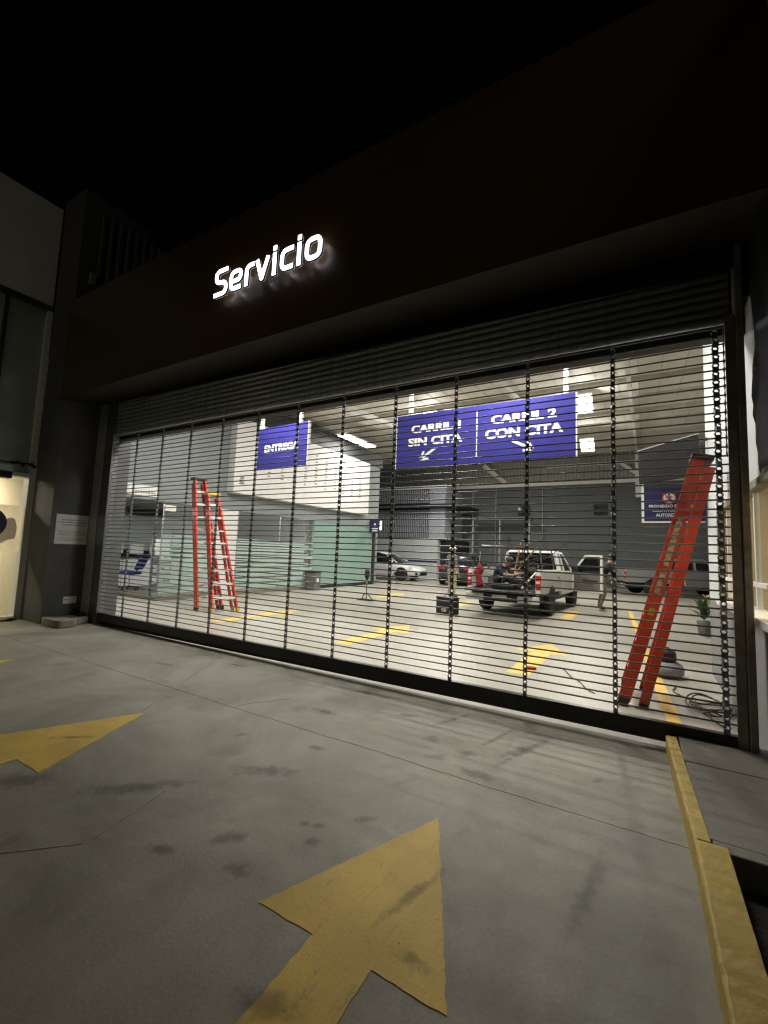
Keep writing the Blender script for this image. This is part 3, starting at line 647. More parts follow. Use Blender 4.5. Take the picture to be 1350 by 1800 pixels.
for i in range(9):
    a = random.random() * 6.28; rr = random.uniform(0.05, 0.14)
    rag.loft([[(-2.02 + 0.06 * random.uniform(-1, 1) + rr * math.cos(a + t * 1.05), -0.86 + random.uniform(-.10, .10) + rr * 0.8 * math.sin(a + t * 1.05), 0.012 + k * random.uniform(0.01, 0.03)) for t in range(6)] for k in range(3)])
rg = rag.build('crumpled_rag', 'rag', smooth=True, sub=1); tag(rg, 'crumpled brown rag on the ground below the lit shop glass', 'rag')
sp = thing('wall_spotlights', (-2.05, -0.9, 2.75), 'dark floodlight bracket with several small heads above the shop window', 'lamp')
mb = MB(); mb.bar((-2.06, -1.3, 2.76), (-2.06, -0.72, 2.80), 0.03, 0.03); mb.build('bracket', 'black', sp, world=True)
for y in (-1.05, -0.98, -0.90, -0.78, -0.73):
    MB().cyl((-2.06, y, 2.78), (-2.0, y + 0.03, 2.72 + 0.1 * random.random()), 0.022, 0.035, n=8).build('lamp_head', 'black', sp, world=True)

# ================================================================== LAMPS
def area(parent, loc, sx, sy, power, col=(1.0, 0.955, 0.86), rot=(0, 0, 0), spread=None):
    l = bpy.data.lights.new('lamp_light', 'AREA'); l.shape = 'RECTANGLE'; l.size = sx; l.size_y = sy; l.energy = power; l.color = col
    if spread: l.spread = spread
    o = bpy.data.objects.new('lamp_light', l); COL.objects.link(o); o.parent = parent; o.location = loc; o.rotation_euler = rot
    return o
def highbay(x, y, z, label, power, sx=0.46, sy=0.66, tilt=-32.0, bars=4):
    t = thing('high_bay_lamp', (x, y, z), label, 'lamp', 'ceiling lamps of the hall')
    hdo = bpy.data.objects.new('lamp_head', None); COL.objects.link(hdo); hdo.parent = t; hdo.rotation_euler = (R(tilt), 0, 0)
    MB().box(-sx / 2 - 0.03, sx / 2 + 0.03, -sy / 2 - 0.03, sy / 2 + 0.03, 0.02, 0.09).build('housing', 'white', hdo, bevel=0.01)
    for i in range(bars):
        w0 = -sy / 2 + sy * i / bars
        MB().box(-sx / 2, sx / 2, w0 + 0.02, w0 + sy / bars - 0.02, 0.0, 0.019).build('light_panel', 'lampw', hdo)
    zc = ceil_z(y) - z
    MB().cyl((-0.15, 0, 0.06), (-0.15, 0, zc), 0.006, n=5).cyl((0.15, 0, 0.06), (0.15, 0, zc), 0.006, n=5).build('hanger', 'galv', t)
    area(t, (0, 0, -0.24 if tilt else -0.02), sx, sx, power * 0.8)
    pl = bpy.data.lights.new('lamp_glow', 'POINT'); pl.energy = power * 0.24; pl.color = (1.0, 0.955, 0.86); pl.shadow_soft_size = 0.10  # extra point light added under each lamp to brighten the ceiling
    po = bpy.data.objects.new('lamp_glow', pl); COL.objects.link(po); po.parent = t; po.location = (0, -0.22 if tilt else 0, -0.28)
highbay(6.08, 9.55, 6.02, 'square white lamp at the upper end of the CARRIL 2 sign', 270)
highbay(5.66, 14.8, 6.04, 'square white lamp beside the lower corner of the CARRIL 2 sign', 270)
highbay(1.3, 9.4, 6.1, 'hall lamp hidden behind the CARRIL sign', 270)
highbay(-0.6, 16.2, 6.62, 'unseen lamp added deep in the hall above the dark car', 380)  # unseen lamp, added to brighten the louvred booth at the back
highbay(5.6, 2.2, 5.5, 'hall lamp near the grille, on the pickup side', 240, sx=1.3, sy=1.3, tilt=10)
highbay(0.8, 2.2, 5.5, 'hall lamp near the grille, on the ladder side', 215, sx=1.3, sy=1.3, tilt=10)
highbay(-2.35, 10.1, 5.86, 'long white lamp below the roof beside the ENTREGA sign', 95, sx=0.42, sy=2.2, tilt=0, bars=1)
for yc, lb in ((1.7, 'unseen strip lamp added to brighten the reception counter'), (6.6, 'unseen strip lamp added to brighten the space behind the long striped glass')):
    rl = thing('reception_fill_lamp', (-3.42, yc, 2.57), lb, 'lamp', 'added strip lamps of the reception')  # added fill lamps, kept out of sight behind the lintel
    MB().box(-0.08, 0.08, -0.8, 0.8, 0.0, 0.028).build('diffuser', 'lampw', rl); area(rl, (0, 0, -0.02), 0.16, 1.6, 34, (0.97, 1.0, 0.96))
yl = thing('yellow_wall_lamp', (-2.75, 12.9, 2.65), 'small lit yellow lamp beside the small blue sign', 'lamp')
MB().box(-0.10, 0.10, -0.06, 0.06, -0.22, 0.22).build('housing', 'band', yl); MB().box(-0.08, 0.08, -0.075, -0.061, -0.20, 0.20).build('lens', 'lampy', yl)
ol = thing('office_lamp', (9.9, 0.0, 2.66), 'lamp on the ceiling of the yellow lit office behind the window', 'lamp')
MB().box(-0.3, 0.3, -0.6, 0.6, 0.0, 0.035).build('diffuser', 'lampy', ol); area(ol, (0, 0, -0.03), 0.6, 1.2, 42, (1.0, 0.80, 0.48))
sl = thing('shop_lamp', (-3.9, -1.9, 2.80), 'warm ceiling lamp inside the shop at the left edge', 'lamp')
MB().box(-0.3, 0.3, -0.6, 0.6, 0.0, 0.04).build('diffuser', 'lampy', sl); area(sl, (0, 0, -0.03), 0.6, 1.2, 80, (1.0, 0.90, 0.70))

# ================================================================== HANGING SIGNS
def hang_sign(name, x0, x1, y, z0, z1, label, m='blue', posts=(0.2, 0.8), rz=0.0):
    cx = (x0 + x1) / 2; t = thing(name, (cx, y, z0), label, 'sign', rz=rz); hw = (x1 - x0) / 2; hh = z1 - z0
    MB().box(-hw, hw, -0.03, 0.03, 0, hh).build('panel', m, t, bevel=0.004)
    MB().box(-hw - 0.022, -hw - 0.001, -0.034, 0.034, -0.01, hh).box(hw + 0.001, hw + 0.022, -0.034, 0.034, -0.01, hh).build('edge_trim', 'white', t)
    for p in posts:
        px = -hw + 2 * hw * p; zt = ceil_z(y) - z0
        MB().box(px - 0.035, px + 0.035, -0.03, 0.03, hh + 0.001, zt).build('hanging_post', 'white', t)
    return t
def sign_text(t, body, x, z, wd, ht, bold=0.006, y=-0.0335, m='whitem', ang=0):
    me = fit_text(text_mesh('lettering', body, 0.2, m, bold, 0.0015), wd, ht)
    return inst('lettering', me, t, (x, y, z), (R(90), 0, 0))
es = hang_sign('entrega_sign', -0.31, 1.31, 3.0, 3.27, 4.24, 'blue hanging sign reading ENTREGA beside the white panel', posts=(0.06, 0.84), rz=R(-3))
sign_text(es, 'ENTREGA', 0.0, 0.47, 1.10, 0.17, 0.009)
cs = hang_sign('lane_sign', 3.51, 6.69, 3.0, 3.05, 4.06, 'wide blue hanging sign reading CARRIL 1 SIN CITA and CARRIL 2 CON CITA', posts=(0.085, 0.955))
sign_text(cs, 'CARRIL 1', -0.79, 0.72, 0.98, 0.155, 0.009); sign_text(cs, 'SIN CITA', -0.80, 0.475, 1.08, 0.165, 0.009)
sign_text(cs, 'CARRIL 2', 0.78, 0.72, 1.06, 0.155, 0.009); sign_text(cs, 'CON CITA', 0.78, 0.475, 1.26, 0.175, 0.009)
MB().box(-0.008, 0.008, -0.0335, -0.031, 0.08, 0.93).build('divider', 'whitem', cs)
def sign_arrow(t, x, z, dx, dz):
    mb = MB(); a = Vector((x - dx / 2, -0.033, z - dz / 2)); b = Vector((x + dx / 2, -0.033, z + dz / 2)); d = (b - a).normalized()
    mb.bar(a, b, 0.003, 0.042, up=(d.z, 0, -d.x)) if False else None
    px = Vector((-d.z, 0, d.x))
    def band(p, q, w_):
        e_ = (q - p).normalized(); nn = Vector((-e_.z, 0, e_.x)) * w_ / 2
        mb.prism([((p + nn).x, (p + nn).z), ((p - nn).x, (p - nn).z), ((q - nn).x, (q - nn).z), ((q + nn).x, (q + nn).z)], 'y', -0.0345, -0.031)
    band(a, b, 0.045)
    band(b, b - d * 0.14 + px * 0.085, 0.04); band(b, b - d * 0.14 - px * 0.085, 0.04)
    mb.build('arrow', 'whitem', t)
sign_arrow(cs, -0.93, 0.23, -0.30, -0.19); sign_arrow(cs, 0.78, 0.24, 0.34, -0.17)
pz = thing('no_entry_sign', (7.88, 3.25, 2.05), 'navy sign reading PROHIBIDO EL PASO next to the office wall', 'sign')
MB().box(-0.29, 0.44, -0.02, 0.02, 0.0, 0.48).build('panel', 'navy', pz, bevel=0.003)
MB().box(-0.325, -0.291, -0.022, 0.022, -0.025, 0.92).box(-0.291, 0.44, -0.022, 0.022, -0.025, -0.004).build('frame', 'white', pz)
sign_text(pz, 'PROHIBIDO EL PASO', 0.03, 0.215, 0.52, 0.042, 0.004, -0.0225); sign_text(pz, 'SOLO A PERSONAL', 0.03, 0.150, 0.43, 0.034, 0.003, -0.0225); sign_text(pz, 'AUTORIZADO', 0.03, 0.085, 0.35, 0.046, 0.004, -0.0225)
def disc(r0, cx, cz, n=24): return [(cx + r0 * math.cos(2 * math.pi * i / n), cz + r0 * math.sin(2 * math.pi * i / n)) for i in range(n)]
ring = MB().prism(disc(0.088, 0.02, 0.335), 'y', -0.0225, -0.019).build('ban_ring', 'signred', pz)
MB().prism(disc(0.070, 0.02, 0.335), 'y', -0.0245, -0.0226).build('white_disc', 'whitem', ring)
mb = MB()
mb.prism(disc(0.014, 0.02, 0.378, 12), 'y', -0.0265, -0.0246)
for a, b in (((0.02, 0.362), (0.02, 0.325)), ((0.02, 0.325), (-0.008, 0.285)), ((0.02, 0.325), (0.05, 0.285)), ((-0.02, 0.345), (0.06, 0.345))):
    for q in stroke([a, b], 0.016): mb.prism(q, 'y', -0.0265 - 0.0002 * a[1], -0.0246)
mb.build('walking_figure', 'ink', ring)
MB().bar((-0.03, -0.0275, 0.385), (0.07, -0.0275, 0.285), 0.002, 0.012, up=(0.7, 0, 0.7)).build('ban_bar', 'signred', ring)
tv = thing('wrapped_screen', (7.9, 3.0, 2.55), 'dark flat screen wrapped in clear plastic above the PROHIBIDO sign', 'screen', rz=R(-8))
mb = MB(); mb.prism([(-0.37, 0.02), (0.37, 0.10), (0.34, 0.66), (-0.38, 0.50)], 'y', -0.03, 0.03); mb.build('panel', 'dark', tv, bevel=0.006)
mb = MB(); mb.prism([(-0.385, 0.50), (-0.375, 0.50), (-0.378, 0.512), (0.345, 0.672), (0.345, 0.664), (-0.37, 0.505)], 'y', -0.034, 0.034); mb.build('edge_trim', 'white', tv)
mb = MB(); n = 14
vs = [(-0.40 + 0.80 * i / n, -0.05 - 0.03 * random.random(), -0.06 + 0.10 * i / n + (0.58 + 0.06 * i / n) * j / n) for j in range(n + 1) for i in range(n + 1)]
mb.add(vs, [(j * (n + 1) + i, j * (n + 1) + i + 1, (j + 1) * (n + 1) + i + 1, (j + 1) * (n + 1) + i) for j in range(n) for i in range(n)]); mb.build('plastic_wrap', 'film', tv, smooth=True)
MB().bar((0.30, 0.0, 0.5), (0.42, 0.12, 0.62), 0.04, 0.04).build('wall_arm', 'steel', tv)
# white perforated panel on the mezzanine
wp = thing('white_panel_box', (-2.85, 8.2, 3.02), 'long white box panel printed with columns of small marks on the mezzanine', 'panel')
MB().box(-2.998, -2.72, 4.42, 11.75, 3.02, 5.28).build('box', 'white', wp, world=True, bevel=0.01)
mb = MB()
for c_ in range(11):
    y = 5.15 + c_ * 0.58
    for r_ in range(11):
        z = 4.85 - r_ * 0.115
        if z < 3.55: break
        mb.box(-2.7195, -2.7185, y, y + 0.10 + 0.05 * random.random(), z, z + 0.045)
mb.build('printed_marks', 'inkgrey', wp, world=True)
mb = MB()
for r_ in range(5): mb.box(-2.7195, -2.7185, 4.62 + 0.03 * (r_ % 2), 4.80, 3.30 + r_ * 0.05, 3.33 + r_ * 0.05)
mb.build('printed_block', 'ink', wp, world=True)
# small white signs under the lintel
s1 = thing('white_lintel_sign', (-2.97, 1.9, 2.6), 'white strip sign with small print on the grey wall over the reception', 'sign')
MB().box(-2.998, -2.975, 1.42, 2.32, 2.60, 2.86).build('panel', 'paper', s1, world=True)
mb = MB(); y = 1.72
while y < 2.22:
    ln = random.uniform(0.03, 0.07); mb.box(-2.9748, -2.974, y, y + ln, 2.66, 2.71); y += ln + 0.02
mb.build('small_print', 'inkgrey', s1, world=True)
s2 = MB().box(-2.998, -2.985, 2.54, 2.84, 2.29, 2.44).build('hanging_card', 'paper'); tag(s2, 'small blank white card hung above the striped glass', 'card')
bs = thing('small_blue_sign', (-2.7, 12.35, 2.5), 'small dark blue sign with white pin mark at the end of the green wall', 'sign')
MB().box(-0.30, 0.22, -0.02, 0.02, -0.22, 0.36).build('panel', 'navy', bs); MB().box(-0.32, -0.301, -0.022, 0.022, -0.22, 0.36).build('edge_trim', 'white', bs)
mb = MB(); mb.prism([(-0.02, 0.06), (0.03, 0.16), (0.0, 0.22), (-0.04, 0.22), (-0.07, 0.16)], 'y', -0.0225, -0.02).box(-0.18, 0.14, -0.0225, -0.02, -0.04, 0.0).box(-0.15, 0.12, -0.0225, -0.02, -0.14, -0.09); mb.build('pin_mark', 'whitem', bs)
# poster on the end of the office wall
pb = MB().box(8.36, 8.98, 3.201, 3.21, 1.15, 2.1).build('wall_poster', 'poster'); tag(pb, 'pale blue picture poster on the wall behind the leaning ladder', 'poster')
# dark tarpaulin over the office wall
mb = MB(); nx, nz = 26, 26; vs = []
for j in range(nz + 1):
    for i in range(nx + 1):
        y = -0.12 - 0.02 * math.sin(j * 0.5) * (j < 17) - 3.0 * i / nx; z = 2.13 + 1.92 * j / nz
        vs.append((8.334 - 0.025 * abs(math.sin(i * 0.9 + j * 0.22)) - 0.012 * random.random(), y, z))
mb.add(vs, [(j * (nx + 1) + i, j * (nx + 1) + i + 1, (j + 1) * (nx + 1) + i + 1, (j + 1) * (nx + 1) + i) for j in range(nz) for i in range(nx)])
tp = mb.build('hanging_tarpaulin', 'tarp', smooth=True); tag(tp, 'dark wrinkled tarpaulin hanging over the wall above the lit office window', 'tarpaulin')
sm = tp.modifiers.new('thick', 'SOLIDIFY'); sm.thickness = 0.006

# ================================================================== LADDERS
def step_ladder(name, Hh, wb, wt, splay, rear, nsteps, label, capm, footm, loc, rz, tilt=None):
    """local: steps face -y, width along x; front rails lean back by splay, rear rails start 'rear' behind"""
    t = thing(name, loc, label, 'ladder', rz=rz)
    if tilt: t.rotation_euler = (tilt, 0, rz); t.rotation_mode = 'XYZ'
    rw, rt = 0.112, 0.03
    F = lambda s, k: Vector((s * (wb / 2 + (wt / 2 - wb / 2) * k), splay * k, Hh * k))
    B = lambda s, k: Vector((s * (wb / 2 - 0.035 + (wt / 2 - wb / 2 + 0.02) * k), splay * k + rear * (1 - k) + 0.115, Hh * k))
    for s in (-1, 1):
        mb = MB(); a, b = F(s, 0.02), F(s, 0.985)
        mb.bar(a, b, rw, 0.008, up=(1, 0, 0)); o = Vector((-s * 0.014, 0, 0))
        for q in (-1, 1): mb.bar(a + o + Vector((0, q * (rw / 2 - 0.005), 0)), b + o + Vector((0, q * (rw / 2 - 0.005), 0)), 0.009, 0.032, up=(1, 0, 0))
        mb.build('front_rail', 'red', t)
        mb = MB(); a, b = B(s, 0.02), B(s, 0.96)
        mb.bar(a, b, 0.088, 0.008, up=(1, 0, 0))
        for q in (-1, 1): mb.bar(a + o + Vector((0, q * 0.040, 0)), b + o + Vector((0, q * 0.040, 0)), 0.008, 0.026, up=(1, 0, 0))
        mb.build('rear_rail', 'red', t)
        for f_, w_ in ((F(s, 0.009), 0.095), (B(s, 0.009), 0.07)):
            MB().box(f_.x - 0.025, f_.x + 0.025, f_.y - w_ / 2, f_.y + w_ / 2, 0.0, 0.085).build('foot', footm, t, bevel=0.006)
    for i in range(1, nsteps + 1):
        k = (i * 0.302) / Hh
        if k > 0.95: break
        a, b = F(-1, k), F(1, k)
        stp = MB().box(a.x + 0.004, b.x - 0.004, a.y - 0.042, a.y + 0.042, a.z - 0.012, a.z + 0.012).box(a.x + 0.004, b.x - 0.004, a.y - 0.045, a.y - 0.040, a.z - 0.035, a.z + 0.008)
        stp.build('step', 'alu', t)
        mb = MB()
        for s in (-1, 1):
            p = F(s, k); mb.bar((p.x - s * 0.012, p.y - 0.02, p.z - 0.10), (p.x - s * 0.10, p.y - 0.02, p.z - 0.015), 0.018, 0.004)
        mb.build('step_brace', 'alu', t)
        if i % 2 == 0:
            a, b = B(-1, k), B(1, k)
            MB().bar((a.x, a.y, a.z), (b.x, b.y, b.z), 0.03, 0.02).build('rear_brace', 'alu', t)
    tp_ = F(0, 1.0)
    MB().box(-wt / 2 - 0.035, wt / 2 + 0.035, splay - 0.07, splay + 0.125, Hh - 0.05, Hh + 0.012).build('top_cap', capm, t, bevel=0.012)
    return t
# two ladders standing near the reception, their steps towards +x
step_ladder('step_ladder', 3.05, 0.62, 0.26, 0.88, 0.0, 9, 'taller red step ladder with dark cap, left of the yellow capped one', 'capblk', 'capblk', (-0.82, 2.40, 0), R(82))
step_ladder('step_ladder', 2.70, 0.60, 0.26, 1.06, 0.06, 8, 'shorter red step ladder with yellow cap and yellow feet', 'capyel', 'capyel', (-0.36, 2.44, 0), R(76))
# the one leaning on the office wall, closed
rl_ = step_ladder('step_ladder', 2.66, 0.80, 0.30, 0.10, 0.06, 8, 'red folded step ladder leaning against the office wall at the right', 'capblk', 'capblk', (7.37, 1.34, 0), R(-90), tilt=None)
rl_.rotation_euler = (0, R(14.0), 0)
rl_.rotation_euler = (Matrix.Rotation(R(13.5), 3, 'Y') @ Matrix.Rotation(R(-90), 3, 'Z')).to_euler()
mb = MB(); mb.box(-0.402, -0.3985, -0.02, 0.02, 0.0, 0.12)
def rail_label(k0, k1, m, off):
    # labels sit on the outer web of the near front rail (local +x side after turning is towards the viewer)
    a = Vector(((0.40 + (0.15 - 0.40) * k0) + off, 0.10 * k0, 2.66 * k0)); b = Vector(((0.40 + (0.15 - 0.40) * k1) + off, 0.10 * k1, 2.66 * k1))
    return MB().bar(a, b, 0.052, 0.001, up=(1, 0, 0)).build('label', m, rl_)
rail_label(0.55, 0.75, 'label', 0.0055); rail_label(0.44, 0.53, 'label', 0.0055); rail_label(0.355, 0.385, 'capyel', 0.0055)

# ================================================================== SMALL THINGS ON THE FLOOR
vc = thing('shop_vacuum', (7.80, 2.62, 0), 'squat grey drum with black motor head on the floor behind the leaning ladder', 'vacuum')
MB().lathe([(0.17, 0.02), (0.20, 0.05), (0.205, 0.10), (0.18, 0.16), (0.13, 0.19)], n=20).build('drum', 'vac', vc, smooth=True)
MB().lathe([(0.115, 0.185), (0.12, 0.22), (0.118, 0.30), (0.10, 0.325)], n=18).build('motor_head', 'black', vc, smooth=True)
MB().tube([(-0.06, 0, 0.32), (-0.04, 0, 0.36), (0.04, 0, 0.36), (0.06, 0, 0.32)], 0.009).build('handle', 'black', vc)
mb = MB()
for i in range(5):
    MBc = []
    rx, ry = random.uniform(0.12, 0.20), random.uniform(0.10, 0.18); ox, oy = random.uniform(-.05, .05), random.uniform(-.05, .05)
    for t_ in range(25): a = t_ / 24 * 6.28; MBc.append((8.14 + ox + rx * math.cos(a), 1.35 + oy + ry * math.sin(a) * 1.6, 0.012 + 0.012 * i + 0.02 * math.sin(a * 2 + i)))
    mb.tube(MBc, 0.008, 5)
mb.tube([(8.0 - 0.02 * i + 0.05 * math.sin(i * .9), 1.35 + 0.09 * i, 0.01) for i in range(9)], 0.008, 5)
mb.tube([(8.05 + 0.02 * i, 1.15 - 0.05 * i + 0.03 * math.sin(i), 0.01) for i in range(8)], 0.008, 5)
cb = mb.build('cable_coil', 'cable', smooth=True); tag(cb, 'tangled coil of brown cable on the floor beside the office wall', 'cable')
mb = MB(); mb.tube([(6.62 + 0.06 * i, 2.1 - 0.12 * i + 0.04 * math.sin(i * 1.7), 0.009) for i in range(9)], 0.006, 5)
c2 = mb.build('loose_wire', 'cable', smooth=True); tag(c2, 'short loose wire on the hall floor left of the leaning ladder', 'wire')
c3 = MB().prism(rounded([(6.22, 1.74), (6.34, 1.78), (6.36, 1.86), (6.24, 1.86)], 0.03, closed=True)[:-1], 'z', 0.005, 0.03).build('red_cloth_scrap', 'redcloth', bevel=0.008); tag(c3, 'dark red cloth scrap on the yellow floor arrow before the pickup', 'cloth')
# potted plant by the wall end
pp = thing('potted_plant', (8.62, 7.0, 0), 'leafy potted plant with a pale flower beside the office wall end', 'plant')
MB().lathe([(0.10, 0.0), (0.13, 0.28), (0.14, 0.30), (0.12, 0.30)], n=14).build('pot', 'walllow', pp, smooth=True)
mb = MB()
for i in range(70):
    a = random.random() * 6.28; el = random.uniform(0.3, 1.35); L = random.uniform(0.18, 0.42); b0 = Vector((0, 0, 0.30 + random.random() * 0.22))
    d = Vector((math.cos(a) * math.cos(el), math.sin(a) * math.cos(el), math.sin(el))); sd = d.cross(Vector((0, 0, 1))).normalized() * 0.035
    m1 = b0 + d * L * 0.5; tip = b0 + d * L - Vector((0, 0, 0.08 * L))
    mb.add([b0, m1 + sd, tip, m1 - sd], [(0, 1, 2, 3)])
mb.build('leaves', 'leaf', pp)
MB().cyl((0.02, 0, 0.4), (0.04, 0, 0.78), 0.008, n=5).build('stem', 'leaf', pp)
mb = MB()
for i in range(7): a = i * 0.9; mb.add([(0.04, 0, 0.76), (0.04 + 0.05 * math.cos(a), 0.05 * math.sin(a), 0.80), (0.04 + 0.075 * math.cos(a + .3), 0.075 * math.sin(a + .3), 0.84), (0.04 + 0.03 * math.cos(a + .6), 0.03 * math.sin(a + .6), 0.82)], [(0, 1, 2, 3)])
mb.build('flower', 'flower', pp)
# black tool case standing on the floor
tc_ = thing('tool_case', (3.38, 6.05, 0), 'black tool case standing on the floor in front of the standing man', 'case', rz=R(-20))
MB().box(-0.25, 0.25, -0.15, 0.15, 0.0, 0.36).build('body', 'black', tc_, bevel=0.02); MB().box(-0.255, 0.255, -0.155, 0.155, 0.362, 0.41).build('lid', 'black', tc_, bevel=0.015)
MB().tube([(-0.09, 0, 0.41), (-0.08, 0, 0.46), (0.08, 0, 0.46), (0.09, 0, 0.41)], 0.009).build('handle', 'black', tc_)
MB().box(-0.06, 0.10, -0.153, -0.151, 0.06, 0.16).build('badge', 'label', tc_)
# floor stand with little upright head
fs_ = thing('floor_stand', (0.42, 6.95, 0), 'thin black floor stand with a small head, left of the white car', 'stand')
MB().box(-0.26, 0.26, -0.13, 0.13, 0.0, 0.035).build('base', 'black', fs_, bevel=0.01)
MB().tube([(-0.14, 0, 0.03), (-0.1, 0, 0.16), (0.02, 0, 0.20), (0.15, 0, 0.10), (0.2, 0, 0.04)], 0.014).build('base_loop', 'black', fs_)
MB().cyl((0, 0, 0.03), (0, 0, 0.74), 0.014, n=8).build('pole', 'black', fs_); MB().cyl((0, 0, 0.50), (0, 0, 0.60), 0.022, n=8).build('collar', 'capyel', fs_); MB().lathe([(0.03, 0.60), (0.07, 0.68), (0.075, 0.86), (0.04, 0.93)], n=12).build('head', 'black', fs_, smooth=True)
# bin by the green wall
bn = thing('waste_bin', (-2.72, 8.25, 0), 'dark grey waste bin with white label before the green wall', 'bin')
MB().box(-0.22, 0.22, -0.18, 0.18, 0.0, 0.62).build('body', 'trim', bn, bevel=0.02); MB().box(-0.235, 0.235, -0.195, 0.195, 0.621, 0.67).build('lid', 'black', bn, bevel=0.015); MB().box(0.221, 0.223, -0.06, 0.06, 0.30, 0.42).build('label', 'paper', bn)
# reception: counter, screens, chairs
ct = thing('reception_counter', (-6.1, 3.9, 0), 'white reception counter with black top behind the grille at the left', 'counter')
MB().box(-0.5, 0.0, -2.2, 1.4, 0.10, 0.95).build('front', 'white', ct); MB().box(-0.6, 0.06, -2.3, 1.5, 0.951, 1.0).build('top', 'black', ct)
for y in (-0.6, 0.5): MB().box(0.001, 0.006, y - 0.006, y + 0.006, 0.1, 0.95).build('panel_joint', 'inkgrey', ct)
for i, y in enumerate((3.2, 3.85, 4.5)):
    t = thing('monitor', (-6.35, y, 1.0), ('white backed monitor on the counter, nearest to the grille post', 'white backed monitor in the middle of the counter', 'white backed monitor on the counter end by the striped glass')[i], 'monitor')
    MB().box(-0.02, 0.02, -0.22, 0.22, 0.10, 0.40).build('screen', 'whitem', t, bevel=0.006); MB().box(-0.08, 0.08, -0.07, 0.07, 0.0, 0.015).box(-0.015, 0.015, -0.03, 0.03, 0.0151, 0.12).build('foot', 'black', t)
def office_chair(loc, rz, m, label):
    t = thing('office_chair', loc, label, 'chair', rz=rz)
    MB().box(-0.24, 0.24, -0.23, 0.23, 0.44, 0.53).build('seat', m, t, bevel=0.035, seg=3)
    mb = MB(); mb.loft([[(x * s_, 0.20 + 0.06 * kk + 0.03 * abs(x) * 2, z) for x, z0_ in ((-0.21, 0), (0.21, 0))] + [(x * s_, 0.26 + 0.06 * kk + 0.03 * abs(x) * 2, z) for x in (0.21, -0.21)] for kk, (z, s_) in enumerate(((0.58, 0.9), (0.72, 1.05), (0.86, 1.05), (0.98, 0.85)))]); mb.build('backrest', m, t, bevel=0.02)
    MB().bar((0, 0.15, 0.46), (0, 0.27, 0.66), 0.06, 0.02).build('back_support', 'black', t); MB().cyl((0, 0, 0.10), (0, 0, 0.44), 0.025, n=8).build('column', 'chrome', t)
    for i in range(5):
        a = i * 1.2566; p = (0.28 * math.cos(a), 0.28 * math.sin(a))
        l_ = MB().bar((0, 0, 0.11), (p[0], p[1], 0.075), 0.045, 0.03).build('leg', 'black', t); MB().cyl((p[0], p[1] - 0.02, 0.03), (p[0], p[1] + 0.02, 0.03), 0.03, n=8).build('caster', 'black', l_)
    return t
office_chair((-5.05, 2.95, 0.10), R(-60), 'bluefab', 'dark blue office chair before the white reception counter')
office_chair((-4.1, 6.4, 0.10), R(200), 'black', 'black office chair behind the striped glass partition')
ob = MB().box(-6.4, -6.1, 5.2, 6.4, 0.1, 0.85).build('filing_cabinet', 'wallpale', bevel=0.01); tag(ob, 'pale low filing cabinet behind the striped glass', 'cabinet')
pc = MB().box(-3.6, -3.58, 2.75, 3.15, 1.12, 1.55).build('blank_board', 'white'); tag(pc, 'blank white board behind the striped glass near the post', 'board')

for i, (y, z, w_, h_, lb) in enumerate(((1.6, 1.5, 0.5, 0.7, 'framed certificate on the reception wall nearest the grille'), (5.6, 1.55, 0.45, 0.6, 'framed notice on the reception wall above the filing cabinet'))):
    t = thing('picture_frame', (-6.84, y, z), lb, 'frame')
    MB().box(-0.015, 0.0, -w_ / 2, w_ / 2, -h_ / 2, h_ / 2).build('frame', 'black', t); MB().box(0.001, 0.004, -w_ / 2 + 0.04, w_ / 2 - 0.04, -h_ / 2 + 0.04, h_ / 2 - 0.04).build('sheet', 'paper', t)
bk = thing('brochure_rack', (-4.0, 3.2, 0.10), 'slim grey brochure rack behind the striped glass', 'rack')
MB().box(-0.02, 0.02, -0.3, 0.3, 0.0, 1.5).build('panel', 'wallgrey', bk)
for i in range(4):
    for j in range(3): MB().box(0.022, 0.04, -0.26 + 0.18 * j, -0.12 + 0.18 * j, 0.25 + 0.3 * i, 0.45 + 0.3 * i).build('brochure', ('paper', 'poster', 'inkgrey')[(i + j) % 3], bk)
# ================================================================== BOOTH AT THE BACK
bo = thing('louvred_booth', (-5.4, 21.5, 0), 'pale booth with two bands of vertical louvres at the back of the hall', 'booth')
B_ = lambda name, m, mb, **k: mb.build(name, m, bo, world=True, **k)
B_('lower_wall', 'wallpale', MB().box(-9.4, -3.02, 20.0, 22.94, 0.0, 2.35)); B_('upper_block', 'dark', MB().box(-9.4, -3.4, 20.15, 22.94, 2.351, 5.5))
B_('corner_panel', 'bay', MB().box(-3.62, -2.6, 20.0, 20.14, 2.352, 5.4)); B_('side_panel', 'bay', MB().box(-2.74, -2.6, 20.141, 22.94, 2.352, 5.4)); B_('canopy', 'band', MB().box(-9.4, -1.5, 19.4, 22.9, 4.22, 4.42))
B_('gantry', 'walllow', MB().box(-1.49, 2.0, 21.6, 22.3, 3.62, 3.78)); B_('cornice', 'white', MB().box(-9.4, -2.5, 19.9, 20.0, 5.405, 5.60)); B_('blue_stripe', 'navy', MB().box(-6.6, -3.02, 19.985, 19.998, 0.95, 1.05)); B_('dark_doorway', 'dark', MB().box(-3.015, -2.1, 20.4, 22.9, 0.0, 2.3))
for z0, z1, nm in ((4.55, 5.38, 34), (2.42, 4.15, 34)):
    mb = MB()
    for i in range(nm):
        x = -7.95 + i * 0.128
        mb.box(x, x + 0.05, 20.02, 20.10, z0, z1)
    o = B_('louvre_band', 'bay', mb); o['kind'] = 'stuff'
for x in (-1.45, 0.2, 1.9): B_('gantry_post', 'galv', MB().cyl((x, 21.7, 0), (x, 21.7, 3.62), 0.05, n=8))

